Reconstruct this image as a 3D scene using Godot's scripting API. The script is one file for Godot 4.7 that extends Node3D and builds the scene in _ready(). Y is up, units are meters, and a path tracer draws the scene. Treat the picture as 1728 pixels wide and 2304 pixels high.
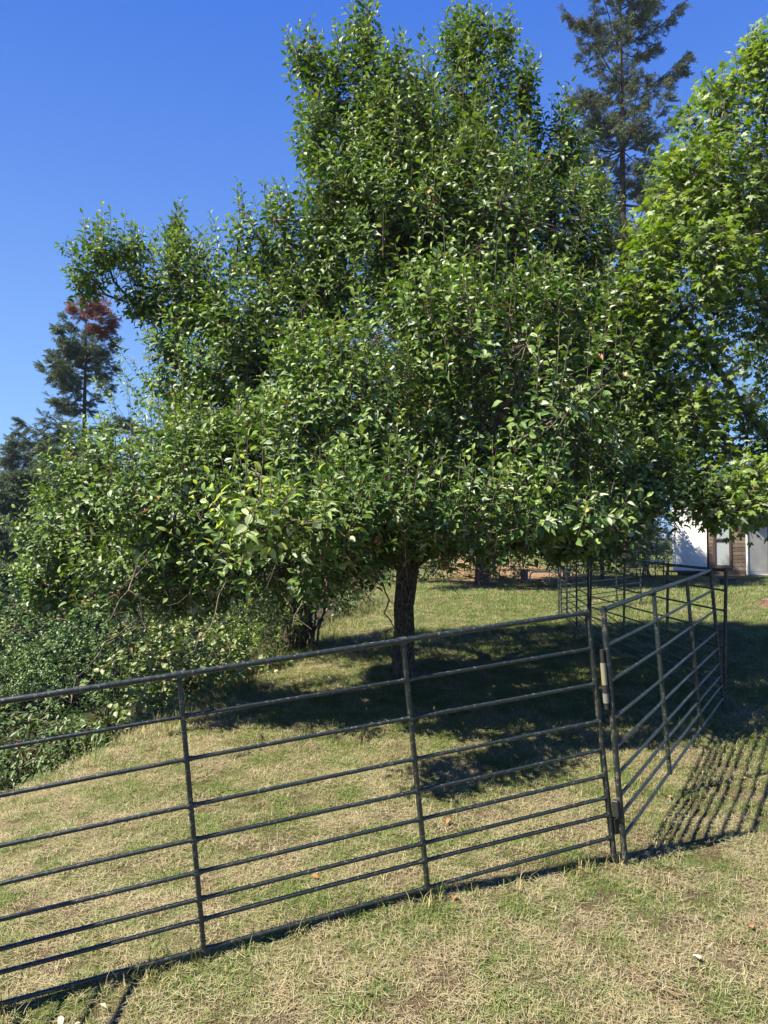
extends Node3D
# A big apple tree on a sloping lawn behind steel-tube livestock panels, clear summer day. Units are metres, the camera looks along -z.

var rng := RandomNumberGenerator.new()
var taken := {}
var M := {}
var n_big := FastNoiseLite.new()
var n_mid := FastNoiseLite.new()
var n_fine := FastNoiseLite.new()

# ---------------------------------------------------------------- geometry helpers
class Geo:
	var v := PackedVector3Array()
	var n := PackedVector3Array()
	var c := PackedColorArray()
	var uv := PackedVector2Array()
	var idx := PackedInt32Array()
	var colored := false
	func vert(p: Vector3, nn: Vector3, col := Color.WHITE) -> int:
		v.append(p); n.append(nn); c.append(col)
		return v.size() - 1
	func tri(a: int, b: int, d: int) -> void:     # clockwise seen from the side the normals point to
		var f := (v[b] - v[a]).cross(v[d] - v[a])
		if f.dot(n[a] + n[b] + n[d]) > 0.0:
			idx.append(a); idx.append(d); idx.append(b)
		else:
			idx.append(a); idx.append(b); idx.append(d)
	func quad(a: int, b: int, d: int, e: int) -> void:
		tri(a, b, d); tri(a, d, e)
	func flat(a: Vector3, b: Vector3, d: Vector3, e: Vector3, nn: Vector3, col := Color.WHITE) -> void:
		quad(vert(a, nn, col), vert(b, nn, col), vert(d, nn, col), vert(e, nn, col))
	func mesh(mat: Material) -> ArrayMesh:
		var a := []
		a.resize(Mesh.ARRAY_MAX)
		a[Mesh.ARRAY_VERTEX] = v
		a[Mesh.ARRAY_NORMAL] = n
		a[Mesh.ARRAY_INDEX] = idx
		if colored: a[Mesh.ARRAY_COLOR] = c
		var m := ArrayMesh.new()
		m.add_surface_from_arrays(Mesh.PRIMITIVE_TRIANGLES, a)
		m.surface_set_material(0, mat)
		return m
	# bevelled box given by centre, half sizes and basis
	func box(t: Transform3D, h: Vector3, bev := 0.004) -> void:
		bev = minf(bev, minf(h.x, minf(h.y, h.z)) * 0.6)
		var B := t.basis
		for ax in 3:
			for s in [-1.0, 1.0]:
				var nn := Vector3.ZERO; nn[ax] = s
				var u := (ax + 1) % 3
				var w := (ax + 2) % 3
				var q := []
				for k in [[-1.0, -1.0], [1.0, -1.0], [1.0, 1.0], [-1.0, 1.0]]:
					var p := Vector3.ZERO
					p[ax] = s * h[ax]; p[u] = k[0] * (h[u] - bev); p[w] = k[1] * (h[w] - bev)
					q.append(t * p)
				flat(q[0], q[1], q[2], q[3], (B * nn).normalized())
				for side in [-1.0, 1.0]:               # chamfers towards +-u
					var a := Vector3.ZERO; var b := Vector3.ZERO; var c2 := Vector3.ZERO; var d := Vector3.ZERO
					a[ax] = s * h[ax]; a[u] = side * (h[u] - bev); a[w] = -(h[w] - bev)
					b = a; b[w] = h[w] - bev
					c2 = b; c2[ax] = s * (h[ax] - bev); c2[u] = side * h[u]
					d = c2; d[w] = -(h[w] - bev)
					var m2 := nn; m2[u] = side
					flat(t * a, t * b, t * c2, t * d, (B * m2).normalized())
	func tube(pts: PackedVector3Array, rad: PackedFloat32Array, sides := 8, caps := true, twist := 0.0) -> void:
		var k := pts.size()
		if k < 2: return
		var tang := (pts[1] - pts[0]).normalized()
		var ref := Vector3.UP if absf(tang.y) < 0.9 else Vector3.RIGHT
		var side := tang.cross(ref).normalized()
		var first := v.size()
		for i in k:
			var tn := tang
			if i < k - 1: tn = (pts[i + 1] - pts[maxi(i - 1, 0)]).normalized()
			else: tn = (pts[i] - pts[i - 1]).normalized()
			side = (side - tn * side.dot(tn)).normalized()
			var up := tn.cross(side)
			for j in sides:
				var an := TAU * j / sides + twist
				var d := side * cos(an) + up * sin(an)
				vert(pts[i] + d * rad[i], d)
		for i in k - 1:
			for j in sides:
				var a := first + i * sides + j
				var b := first + i * sides + (j + 1) % sides
				quad(a, b, b + sides, a + sides)
		if caps:
			for e in [0, k - 1]:
				var dirn: Vector3 = (pts[e] - pts[1 if e == 0 else k - 2]).normalized()
				var cen := vert(pts[e], dirn)
				var ring := []
				for j in sides: ring.append(vert(v[first + e * sides + j], dirn))
				for j in sides: tri(cen, ring[j], ring[(j + 1) % sides])

func rod(g: Geo, a: Vector3, b: Vector3, r: float, sides := 10, caps := true) -> void:
	g.tube(PackedVector3Array([a, b]), PackedFloat32Array([r, r]), sides, caps)

func rr(a: float, b: float) -> float: return rng.randf_range(a, b)
func rdir() -> Vector3:
	var z := rr(-1, 1); var a := rr(0, TAU); var s := sqrt(1.0 - z * z)
	return Vector3(s * cos(a), z, s * sin(a))
func ss(a: float, b: float, x: float) -> float: return smoothstep(a, b, x)

# ---------------------------------------------------------------- naming and labels
func numbered(s: String) -> String:
	var k: int = taken.get(s, 0)
	taken[s] = k + 1
	return s if k == 0 else "%s_%03d" % [s, k]
func thing(called: String, label: String, category: String, at := Vector3.ZERO, group := "") -> Node3D:
	var o := Node3D.new()
	o.name = numbered(called); add_child(o)
	o.position = at
	tag(o, label, category, group)
	return o
func tag(o: Node3D, label: String, category: String, group := "", kind := "") -> void:
	if label: o.set_meta("label", label)
	if category: o.set_meta("category", category)
	if group: o.set_meta("group", group)
	if kind: o.set_meta("kind", kind)
func part(called: String, m: Mesh, parent: Node3D, label := "") -> MeshInstance3D:
	var o := MeshInstance3D.new()
	o.mesh = m; o.name = called
	parent.add_child(o, true)
	if label: o.set_meta("label", label)
	return o
func many(called: String, m: Mesh, xf: Array, cols: PackedColorArray, parent: Node3D) -> MultiMeshInstance3D:
	var mm := MultiMesh.new()
	mm.transform_format = MultiMesh.TRANSFORM_3D
	mm.use_colors = cols.size() > 0
	mm.mesh = m
	mm.instance_count = xf.size()
	for i in xf.size():
		mm.set_instance_transform(i, xf[i])
		if cols.size() > 0: mm.set_instance_color(i, cols[i])
	var o := MultiMeshInstance3D.new()
	o.multimesh = mm; o.name = called
	o.set_meta("kind", "stuff")
	parent.add_child(o, true)
	return o

# ---------------------------------------------------------------- materials
func noise_tex(freq: float, seed_: int, stops: Array, size := 512, octaves := 4, cell := false, normal := false) -> NoiseTexture2D:
	var f := FastNoiseLite.new()
	f.seed = seed_; f.frequency = freq; f.fractal_octaves = octaves
	if cell: f.noise_type = FastNoiseLite.TYPE_CELLULAR
	var t := NoiseTexture2D.new()
	t.width = size; t.height = size; t.seamless = true; t.noise = f
	if normal:
		t.as_normal_map = true; t.bump_strength = 6.0
	if stops.size():
		var g := Gradient.new()
		var off := PackedFloat32Array(); var col := PackedColorArray()
		for s in stops:
			off.append(s[0]); col.append(s[1])
		g.offsets = off; g.colors = col
		t.color_ramp = g
	return t
func lin(r: float, g: float, b: float) -> Color: return Color(r, g, b).linear_to_srgb()
func mat(called: String, col: Color, rough: float, spec := 0.5) -> StandardMaterial3D:
	var m := StandardMaterial3D.new()
	m.resource_name = called
	m.albedo_color = col; m.roughness = rough; m.metallic_specular = spec
	M[called] = m
	return m
func tri_tex(m: StandardMaterial3D, t: Texture2D, scale: Vector3, world := true) -> void:
	m.albedo_texture = t
	m.uv1_triplanar = true; m.uv1_world_triplanar = world; m.uv1_scale = scale
func leafy(called: String, back: Color, rough := 0.42, spec := 0.5) -> StandardMaterial3D:
	var m := mat(called, Color.WHITE, rough, spec)
	m.vertex_color_use_as_albedo = true
	m.cull_mode = BaseMaterial3D.CULL_DISABLED
	m.backlight_enabled = true; m.backlight = back
	return m
func g1(x: float) -> Color: return Color(x, x, x)

func make_materials() -> void:
	leafy("apple_leaf", Color(0.66, 0.72, 0.28), 0.50, 0.32)
	leafy("maple_leaf", Color(0.86, 0.92, 0.36), 0.52, 0.35)
	leafy("bush_leaf", Color(0.6, 0.68, 0.3), 0.45, 0.45)
	leafy("needles", Color(0.3, 0.34, 0.2), 0.6, 0.3)
	leafy("grass_blade", Color(0.6, 0.64, 0.34), 0.6, 0.3)
	for k in 3:
		var m := leafy("apple_leaf_single_%d" % k, Color(0.66, 0.72, 0.28), 0.50, 0.32)
		m.vertex_color_use_as_albedo = false
		m.albedo_color = [lin(.075, .145, .034), lin(.13, .215, .06), lin(.27, .33, .18)][k]
	var b := mat("bark", Color.WHITE, 0.9, 0.2)
	tri_tex(b, noise_tex(0.02, 5, [[0.2, lin(.028, .022, .017)], [0.5, lin(.085, .068, .052)], [0.72, lin(.17, .145, .12)]], 512, 5), Vector3(3.5, 1.2, 3.5))
	b.heightmap_enabled = true; b.heightmap_texture = noise_tex(0.03, 6, [], 512, 5); b.heightmap_scale = 1.6
	var tw := mat("twig_bark", Color.WHITE, 0.85, 0.25)
	tri_tex(tw, noise_tex(0.05, 9, [[0.25, lin(.055, .045, .032)], [0.7, lin(.20, .17, .13)]], 256, 4), Vector3(6, 6, 6))
	var cb := mat("conifer_bark", Color.WHITE, 0.95, 0.15)
	tri_tex(cb, noise_tex(0.03, 12, [[0.2, lin(.03, .022, .017)], [0.6, lin(.12, .085, .065)], [0.8, lin(.22, .17, .14)]], 512, 5), Vector3(2.2, 0.7, 2.2))
	cb.heightmap_enabled = true; cb.heightmap_texture = noise_tex(0.035, 13, [], 512, 5); cb.heightmap_scale = 4.0
	# dark green paint on steel tube, chipped and faded in specks
	var p := mat("panel_paint", Color.WHITE, 0.42, 0.55)
	tri_tex(p, noise_tex(0.014, 21, [[0.0, lin(.009, .015, .014)], [0.54, lin(.012, .019, .018)], [0.76, lin(.018, .027, .025)], [0.79, lin(.10, .105, .10)], [0.86, lin(.24, .24, .23)], [0.89, lin(.10, .07, .05)]], 1024, 7), Vector3(2.2, 3.2, 2.2), true)
	p.roughness_texture = noise_tex(0.03, 22, [[0.3, g1(.62)], [0.7, g1(1.0)]], 512, 4)
	p.roughness = 0.48
	var pp := mat("panel_post_paint", Color.WHITE, 0.5, 0.5)
	tri_tex(pp, noise_tex(0.012, 25, [[0.0, lin(.007, .010, .0095)], [0.60, lin(.012, .018, .017)], [0.70, lin(.022, .028, .026)], [0.74, lin(.13, .12, .095)], [0.79, lin(.22, .205, .17)], [0.80, lin(.08, .055, .04)]], 1024, 7), Vector3(2.6, 1.3, 2.6), true)
	mat("tape", lin(.19, .175, .11), 0.7)
	mat("tape_white", lin(.15, .145, .12), 0.7)
	mat("dark_steel", lin(.014, .015, .014), 0.6)
	var wp := mat("white_paint", Color.WHITE, 0.55)
	tri_tex(wp, noise_tex(0.02, 31, [[0.2, lin(.62, .61, .58)], [0.6, lin(.78, .77, .75)]], 256, 4), Vector3(1.2, 3, 1.2))
	for k in 3:
		var w := mat("old_plank_%d" % k, Color.WHITE, 0.9, 0.2)
		var s: float = [0.75, 1.0, 1.3][k]
		tri_tex(w, noise_tex(0.03, 40 + k, [[0.2, lin(.035 * s, .024 * s, .018 * s)], [0.5, lin(.10 * s, .075 * s, .058 * s)], [0.75, lin(.21 * s, .18 * s, .155 * s)]], 512, 5), Vector3(0.8, 7, 0.8))
	mat("cane", lin(.15, .085, .055), 0.7)
	mat("frame_brown", lin(.055, .028, .022), 0.6)
	var tn := mat("tan_metal", Color.WHITE, 0.55)
	tri_tex(tn, noise_tex(0.012, 51, [[0.2, lin(.30, .295, .265)], [0.7, lin(.38, .375, .335)]], 256, 4), Vector3(.6, .6, .6))
	mat("grey_concrete", lin(.30, .30, .28), 0.9, 0.2)
	mat("blue_dark", lin(.02, .028, .05), 0.5)
	mat("gate_pipe", lin(.42, .42, .40), 0.5)
	mat("soft_white", lin(.5, .5, .47), 0.7)
	var gl := mat("window_pane", Color(0.75, 0.8, 0.82, 0.25), 0.06)
	gl.transparency = BaseMaterial3D.TRANSPARENCY_ALPHA
	mat("dark_inside", lin(.02, .019, .018), 0.9)
	mat("blind", lin(.30, .30, .29), 0.8)
	mat("apple_skin", lin(.11, .165, .025), 0.45)
	mat("dry_leaf", lin(.30, .135, .06), 0.7)
	mat("pale_leaf", lin(.36, .34, .24), 0.7)
	var st := mat("stump_wood", Color.WHITE, 0.9, 0.2)
	tri_tex(st, noise_tex(0.03, 61, [[0.2, lin(.06, .035, .027)], [0.7, lin(.24, .15, .12)]], 256, 5), Vector3(3, 1, 3))
	var gd := mat("ground", Color.WHITE, 0.95, 0.15)
	tri_tex(gd, noise_tex(0.05, 71, [[0.15, g1(.66)], [0.5, g1(.86)], [0.85, g1(1.0)]], 1024, 6), Vector3(1.4, 1.4, 1.4))
	gd.vertex_color_use_as_albedo = true
	gd.heightmap_enabled = true; gd.heightmap_texture = noise_tex(0.09, 72, [], 1024, 5); gd.heightmap_scale = 2.2

# ---------------------------------------------------------------- the lie of the land
const EDGE := [[-20.0, -16.0], [0.0, -6.5], [4.0, -4.4], [6.0, -3.2], [7.4, -2.15], [9.4, -1.75], [11.8, -0.85], [16.4, -0.1], [22.0, 0.3], [40.0, 1.0]]
func edge_x(d: float) -> float:                  # x where the mown lawn ends and the bank falls away
	for i in EDGE.size() - 1:
		if d < EDGE[i + 1][0]:
			return lerpf(EDGE[i][1], EDGE[i + 1][1], (d - EDGE[i][0]) / (EDGE[i + 1][0] - EDGE[i][0]))
	return EDGE[-1][1]
func gy(x: float, z: float) -> float:
	var d := -z
	var y := 0.02 * minf(maxf(d, -30.0), 17.0) + 0.0
	if x > 0.0: y += 0.14 * (1.0 - exp(-x / 4.0)) * 1.0
	else: y += 0.085 * maxf(x, -8.0)
	var t := edge_x(d) - x
	var q := clampf(-1.5 - x, 0.0, 2.2)
	y -= 0.07 * q * q * (1.0 - ss(9.0, 13.0, d))
	if t > 0.0:
		y -= 0.42 * minf(t, 7.0) * ss(0.0, 2.5, t) + 0.13 * maxf(minf(t, 40.0) - 7.0, 0.0)
	if d > 30.0 and x < 40.0:
		var r := sqrt(x * x + d * d)
		y += 17.0 * ss(60.0, 190.0, r) * ss(45.0, -25.0, x)
	elif d > 30.0:
		y += 0.0
	y += n_mid.get_noise_2d(x * 3.0, d * 3.0) * 0.03 + n_big.get_noise_2d(x * 2.0, d * 2.0) * 0.05 * ss(3.0, 12.0, absf(t))
	return y
func on(x: float, d: float, up := 0.0) -> Vector3: return Vector3(x, gy(x, -d) + up, -d)

func greenness(x: float, d: float) -> float:
	var g := 0.56 + 0.75 * n_mid.get_noise_2d(x * 16.0, d * 16.0) + 0.35 * n_big.get_noise_2d(x * 9.0, d * 9.0) + 0.4 * n_fine.get_noise_2d(x * 22.0, d * 22.0)
	g += 0.36 * ss(4.6, 10.0, d + 0.4 * x) - 0.08 * (1.0 - ss(3.2, 4.4, d)) + 0.12 * ss(1.5, 4.0, x)
	g -= 0.30 * (1.0 - ss(0.1, 1.1, absf(x - edge_x(d)))) 
	return clampf(g, 0.02, 1.0)
func bareness(x: float, d: float) -> float:      # patches of brown soil that show between the grass
	var b := n_fine.get_noise_2d(x * 15.0 + 70.0, d * 15.0) + 0.5 * n_mid.get_noise_2d(x * 6.0, d * 6.0 + 55.0)
	return ss(0.04, 0.34, b) * (1.0 - 0.8 * ss(5.0, 9.0, d))

func make_ground() -> void:
	var g := Geo.new()
	g.colored = true
	var xs := PackedFloat32Array(); var ds := PackedFloat32Array()
	var x := 0.0; var step := 0.10
	var pos := []
	while x < 1800.0:
		pos.append(x)
		if x > 6.0: step *= 1.09
		x += step
	for i in range(pos.size() - 1, 0, -1): xs.append(-pos[i])
	for q in pos: xs.append(q)
	var d := 2.0; step = 0.10
	var dd := []
	while d < 1800.0:
		dd.append(d)
		if d > 9.0: step *= 1.075
		d += step
	d = 2.0; step = 0.3
	var back := []
	while d > -1500.0:
		d -= step; step *= 1.25
		back.append(d)
	for i in range(back.size() - 1, -1, -1): ds.append(back[i])
	for q in dd: ds.append(q)
	var W := xs.size()
	for j in ds.size():
		for i in W:
			var px := xs[i]; var pd := ds[j]
			var near := absf(px) < 12.0 and pd > 1.0 and pd < 14.0
			var y := gy(px, -pd) + (n_fine.get_noise_2d(px * 40.0, pd * 40.0) * 0.012 if near else 0.0)
			var e := 0.15
			var nn := Vector3(gy(px - e, -pd) - gy(px + e, -pd), 2.0 * e, gy(px, -(pd + e)) - gy(px, -(pd - e))).normalized()
			nn.z = -nn.z
			nn = Vector3(gy(px - e, -pd) - gy(px + e, -pd), 2.0 * e, gy(px, -pd - e) - gy(px, -pd + e)).normalized()
			g.vert(Vector3(px, y, -pd), nn, ground_color(px, pd))
	for j in ds.size() - 1:
		for i in W - 1:
			var a := j * W + i
			g.idx.append_array(PackedInt32Array([a, a + W, a + 1, a + 1, a + W, a + W + 1]))
	var o := part("ground", g.mesh(M.ground), self)
	o.set_meta("kind", "structure"); o.set_meta("label", "sloping lawn, half dry, falling to a bank")

func ground_color(x: float, d: float) -> Color:
	var gr := greenness(x, d)
	var c := Color(.30, .25, .155).lerp(Color(.15, .18, .06), gr)
	c = c.lerp(Color(.17, .125, .082), bareness(x, d) * 0.75)
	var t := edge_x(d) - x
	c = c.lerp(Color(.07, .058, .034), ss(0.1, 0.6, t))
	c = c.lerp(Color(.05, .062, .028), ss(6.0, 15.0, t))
	c = c.lerp(Color(.40, .27, .15), ss(22.4, 23.6, d + 0.5 * n_mid.get_noise_1d(x * 6.0)) * ss(-1.0, -3.0, t) * (1.0 - ss(7.0, 8.5, x)) * (1.0 - ss(60.0, 120.0, d)))
	if d > 60.0: c = c.lerp(Color(.07, .085, .04), ss(60.0, 120.0, d))
	return c

# ---------------------------------------------------------------- grass
func tuft(blades: int, spread: float, l0: float, l1: float, flop: float, w: float, lying := 0.0) -> ArrayMesh:
	var g := Geo.new()
	g.colored = true
	for i in blades:
		var a := rr(0, TAU); var r := spread * sqrt(rng.randf())
		var p := Vector3(cos(a) * r, -0.004, sin(a) * r)
		var az := rr(0, TAU); var lean := flop * rr(0.3, 1.2)
		var flat_ := rng.randf() < lying
		if flat_: p.y = rr(0.004, 0.018)
		var dirh := Vector3(cos(az), 0, sin(az))
		var L := rr(l0, l1)
		var acr := Vector3(-sin(az), 0, cos(az)) * w * rr(0.7, 1.2)
		var p1 := p + (Vector3.UP * cos(lean * 0.6) + dirh * sin(lean * 0.6)) * L * 0.5
		var p2 := p1 + (Vector3.UP * cos(lean * 1.35) + dirh * sin(lean * 1.35)) * L * 0.5
		if flat_:                                  # cut and lying blades
			var tip := dirh * cos(rr(-.15, .35)) + Vector3.UP * rr(-.15, .3)
			p1 = p + tip * L * 0.6; p2 = p1 + (tip + rdir() * 0.3) * L * 0.6
		var nn := (dirh * -cos(lean) + Vector3.UP * (sin(lean) + 0.5)).normalized()
		if flat_: nn = (Vector3.UP + rdir() * 0.25).normalized()
		var sh := rr(0.7, 1.3); var wa := rr(0.85, 1.2)
		var col := Color(sh * wa, sh, sh * rr(0.8, 1.1))
		var a0 := g.vert(p - acr, nn, col); var a1 := g.vert(p + acr, nn, col)
		var b0 := g.vert(p1 - acr * 0.8, nn, col); var b1 := g.vert(p1 + acr * 0.8, nn, col)
		var e := g.vert(p2, nn, col)
		g.quad(a0, a1, b1, b0); g.tri(b0, b1, e)
	return g.mesh(M.grass_blade)

func make_grass() -> void:
	rng.seed = 101
	var meshes := {"grass": [], "straw": []}
	for k in 3:
		meshes.grass.append(tuft(24, 0.055, 0.016, 0.044, 1.05, 0.0014, 0.2))
		meshes.straw.append(tuft(24, 0.065, 0.018, 0.058, 1.25, 0.0013, 0.62))
	var xf := {"grass": [[], [], []], "straw": [[], [], []]}
	var cols := {"grass": [PackedColorArray(), PackedColorArray(), PackedColorArray()], "straw": [PackedColorArray(), PackedColorArray(), PackedColorArray()]}
	# [d from, d to, tufts per square metre, size]
	for band in [[2.0, 4.2, 620.0, 1.0], [4.2, 6.5, 480.0, 1.1], [6.5, 10.0, 300.0, 1.35], [10.0, 16.0, 130.0, 1.8], [16.0, 24.0, 50.0, 2.4]]:
		var d0: float = band[0]; var d1: float = band[1]
		var x0: float = -0.75 * d1 - 0.6; var x1: float = 0.75 * d1 + 0.6
		var count := int((x1 - x0) * (d1 - d0) * band[2])
		for i in count:
			var d := rr(d0, d1); var x := rr(x0, x1)
			if absf(x) > 0.62 * d + 1.0: continue
			var t := edge_x(d) - x
			if t > 0.5 + rr(-.3, .5): continue
			var gr := greenness(x, d)
			if rng.randf() < bareness(x, d) * 0.45: continue
			var kind := "grass" if rng.randf() < 0.12 + gr * 0.75 else "straw"
			var k := rng.randi() % 3
			var s: float = band[3] * rr(0.7, 1.3)
			var lift := 1.0 + (0.7 * ss(-0.5, 0.3, t))
			var bas := Basis(Vector3.UP, rr(0, TAU)).scaled(Vector3(s, s * lift * (0.8 + 0.7 * gr * rng.randf()), s))
			xf[kind][k].append(Transform3D(bas, on(x, d)))
			var c: Color
			if kind == "grass":
				c = Color(.11, .165, .045).lerp(Color(.25, .28, .115), rng.randf() * (1.1 - 0.7 * gr))
			else:
				c = Color(.40, .36, .235).lerp(Color(.25, .19, .12), rng.randf() * 0.8)
			cols[kind][k].append(c)
	for kind in ["grass", "straw"]:
		var o := Node3D.new()
		o.name = "lawn_grass" if kind == "grass" else "dry_grass"
		add_child(o)
		tag(o, "short green grass blades of the mown lawn" if kind == "grass" else "dry straw coloured grass and clippings on the lawn", "grass", "", "stuff")
		for k in 3: many("blades", meshes[kind][k], xf[kind][k], cols[kind][k], o)
	# taller uncut grass along the top of the bank and a few weeds by it
	var tall := [tuft(16, 0.06, 0.12, 0.32, 0.7, 0.0028), tuft(12, 0.05, 0.08, 0.22, 0.9, 0.003)]
	var tx := [[], []]; var tc := [PackedColorArray(), PackedColorArray()]
	for i in 280:
		var d := rr(5.5, 17.0)
		var x := edge_x(d) - 0.25 + rng.randfn(0.0, 0.22)
		var k := rng.randi() % 2
		tx[k].append(Transform3D(Basis(Vector3.UP, rr(0, TAU)).scaled(Vector3.ONE * rr(0.5, 1.2)), on(x, d)))
		tc[k].append(Color(.11, .17, .045).lerp(Color(.36, .31, .16), rng.randf() * 0.7))
	for i in 26:
		var p: Vector2 = [Vector2(-0.62, 6.6), Vector2(-1.15, 7.3), Vector2(0.15, 8.3), Vector2(-0.5, 7.9)][i % 4]
		tx[0].append(Transform3D(Basis(Vector3.UP, rr(0, TAU)).scaled(Vector3.ONE * rr(0.5, 0.9)), on(p.x + rng.randfn(0, .16), p.y + rng.randfn(0, .16))))
		tc[0].append(Color(.09, .16, .04))
	for i in 90:                                   # longer growth that the mower missed under the front panel
		var u := rng.randf()
		var q := Vector2(lerpf(-1.9, 1.3, u), lerpf(2.97, 4.02, u))
		tx[1].append(Transform3D(Basis(Vector3.UP, rr(0, TAU)).scaled(Vector3.ONE * rr(0.35, 0.75)), on(q.x, q.y + rng.randfn(0, .035))))
		tc[1].append(Color(.12, .18, .05).lerp(Color(.34, .30, .17), rng.randf()))
	var o2 := Node3D.new()
	o2.name = "tall_grass"; add_child(o2)
	tag(o2, "longer uncut grass along the top of the bank and under the front panel", "grass", "", "stuff")
	for k in 2: many("blades", tall[k], tx[k], tc[k], o2)

# ---------------------------------------------------------------- leaves
func leaf_mesh(wid: float, fold: float, droop: float, m: Material, wave := 0.0, tipped := 0.9) -> ArrayMesh:
	var g := Geo.new()
	g.colored = true
	var ts := [0.0, 0.16, 0.38, 0.62, 0.84, 1.0]
	var ws := [0.03, 0.72, 1.0, 0.86, 0.42 * tipped, 0.0]
	var mid := []; var le := []; var ri := []
	for i in 6:
		var t: float = ts[i]
		var p := Vector3(0, -droop * t * t, t * (1.0 - 0.25 * droop * t))
		var h: float = ws[i] * wid * 0.5
		var wv := sin(t * 9.0) * wave
		mid.append(p)
		le.append(p + Vector3(-h * cos(fold), h * sin(fold) + wv * h, 0))
		ri.append(p + Vector3(h * cos(fold), h * sin(fold) - wv * h, 0))
	for s in 2:
		var e: Array = le if s == 0 else ri
		var rows := []
		for i in 6:
			var nn := Vector3((-1.0 if s == 0 else 1.0) * -sin(fold), cos(fold), 2.0 * droop * ts[i]).normalized()
			rows.append([g.vert(mid[i], (nn + Vector3(0, .6, 0)).normalized()), g.vert(e[i], nn)])
		for i in 5:
			g.quad(rows[i][0], rows[i][1], rows[i + 1][1], rows[i + 1][0])
	return g.mesh(m)

func lobed_leaf_mesh(m: Material) -> ArrayMesh:   # a maple leaf: five pointed lobes on a stalk
	var g := Geo.new()
	g.colored = true
	var rim := []
	var spec := [[-150, .30], [-128, .52], [-100, .36], [-72, .78], [-62, .62], [-52, .80], [-30, .40], [-12, .82], [0, 1.0], [12, .82], [30, .40], [52, .80], [62, .62], [72, .78], [100, .36], [128, .52], [150, .30]]
	for s in spec:
		var a := deg_to_rad(s[0]); var r: float = s[1] * 0.62
		rim.append(Vector3(sin(a) * r, -0.5 * r * r + 0.06 * cos(a * 6.0) * r, 0.38 + cos(a) * r))
	var c := g.vert(Vector3(0, 0.03, 0.38), Vector3.UP)
	var ids := []
	for p in rim: ids.append(g.vert(p, Vector3(p.x * 0.7, 1, (p.z - .38) * 0.7).normalized()))
	for i in ids.size() - 1: g.tri(c, ids[i], ids[i + 1])
	var st := [g.vert(Vector3(-.012, 0.0, 0.12), Vector3.UP), g.vert(Vector3(.012, 0.0, 0.12), Vector3.UP), g.vert(Vector3(.008, .03, .42), Vector3.UP), g.vert(Vector3(-.008, .03, .42), Vector3.UP)]
	g.quad(st[0], st[1], st[2], st[3])
	var s0 := [g.vert(Vector3(-.008, 0.06, -0.2), Vector3.UP), g.vert(Vector3(.008, 0.06, -0.2), Vector3.UP)]
	g.quad(s0[0], s0[1], st[1], st[0])
	return g.mesh(m)

func leaf_basis(dirv: Vector3, up: Vector3, roll: float, s: float) -> Basis:
	var z := dirv.normalized()
	var y := (up - z * up.dot(z))
	if y.length_squared() < 1e-5: y = Vector3(0.3, 0.7, 0.2) - z * Vector3(0.3, 0.7, 0.2).dot(z)
	y = y.normalized().rotated(z, roll)
	return Basis(y.cross(z), y, z) * s

# ---------------------------------------------------------------- a branching skeleton that carries shoots
class Skel:
	var p := PackedVector3Array()
	var par := PackedInt32Array()
	var r := PackedFloat32Array()
	var path := PackedFloat32Array()
	func add(q: Vector3, parent: int, rad := 0.0) -> int:
		p.append(q); par.append(parent); r.append(rad)
		path.append(0.0 if parent < 0 else path[parent] + q.distance_to(p[parent]))
		return p.size() - 1

func grow_to(sk: Skel, from: int, to: Vector3, step: float, wob: float, sag: float) -> int:
	var a := sk.p[from]
	var L := a.distance_to(to)
	var k := maxi(1, int(round(L / step)))
	var cur := from
	for i in k:
		var t := float(i + 1) / k
		var q := a.lerp(to, t)
		if i < k - 1:
			q += rdir() * wob * minf(step, L) + Vector3.UP * (-sag * sin(t * PI) * L)
		cur = sk.add(q, cur)
	return cur

func radii(sk: Skel, tip: float, expo: float, cap: float) -> void:
	var sum := PackedFloat32Array()
	sum.resize(sk.p.size())
	for i in range(sk.p.size() - 1, -1, -1):
		var s := maxf(sum[i], pow(tip, expo))
		var rad := minf(pow(s, 1.0 / expo), cap)
		if sk.r[i] <= 0.0: sk.r[i] = rad
		if sk.par[i] >= 0: sum[sk.par[i]] += s

func skel_meshes(sk: Skel, thick: float) -> Array:   # [mesh of wood thicker than thick, mesh of the thinner]
	var kids := {}
	for i in sk.p.size():
		if sk.par[i] >= 0:
			if not kids.has(sk.par[i]): kids[sk.par[i]] = []
			kids[sk.par[i]].append(i)
	var heavy := Geo.new(); var light := Geo.new()
	var starts := [[-1, 0]]
	while starts.size():
		var s = starts.pop_back()
		var pts := PackedVector3Array(); var rad := PackedFloat32Array()
		var i: int = s[1]
		if s[0] >= 0:
			pts.append(sk.p[s[0]]); rad.append(minf(sk.r[s[0]], sk.r[i] * 1.25))
		while true:
			pts.append(sk.p[i]); rad.append(sk.r[i])
			if not kids.has(i): break
			var best := -1
			for k in kids[i]:
				if best < 0 or sk.r[k] > sk.r[best]: best = k
			for k in kids[i]:
				if k != best: starts.append([i, k])
			if sk.r[i] >= thick and sk.r[best] < thick:
				starts.append([i, best])
				break
			i = best
		var big: bool = rad[0] >= thick
		var sides := 14 if rad[0] > 0.09 else 8 if rad[0] > 0.03 else 5 if rad[0] > 0.012 else 3
		(heavy if big else light).tube(pts, rad, sides, false)
	return [heavy, light]

func base_high(q: Vector3) -> bool: return q.y > 6.9 or (q.x < -2.0 and q.y > 4.9)   # the thin outer tops carry most of the upright shoots

func in_lobe(q: Vector3, L: Array) -> float:
	return Vector3((q.x - L[0]) / L[3], (q.y - L[1]) / L[4], (q.z - L[2]) / L[5]).length()

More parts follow.
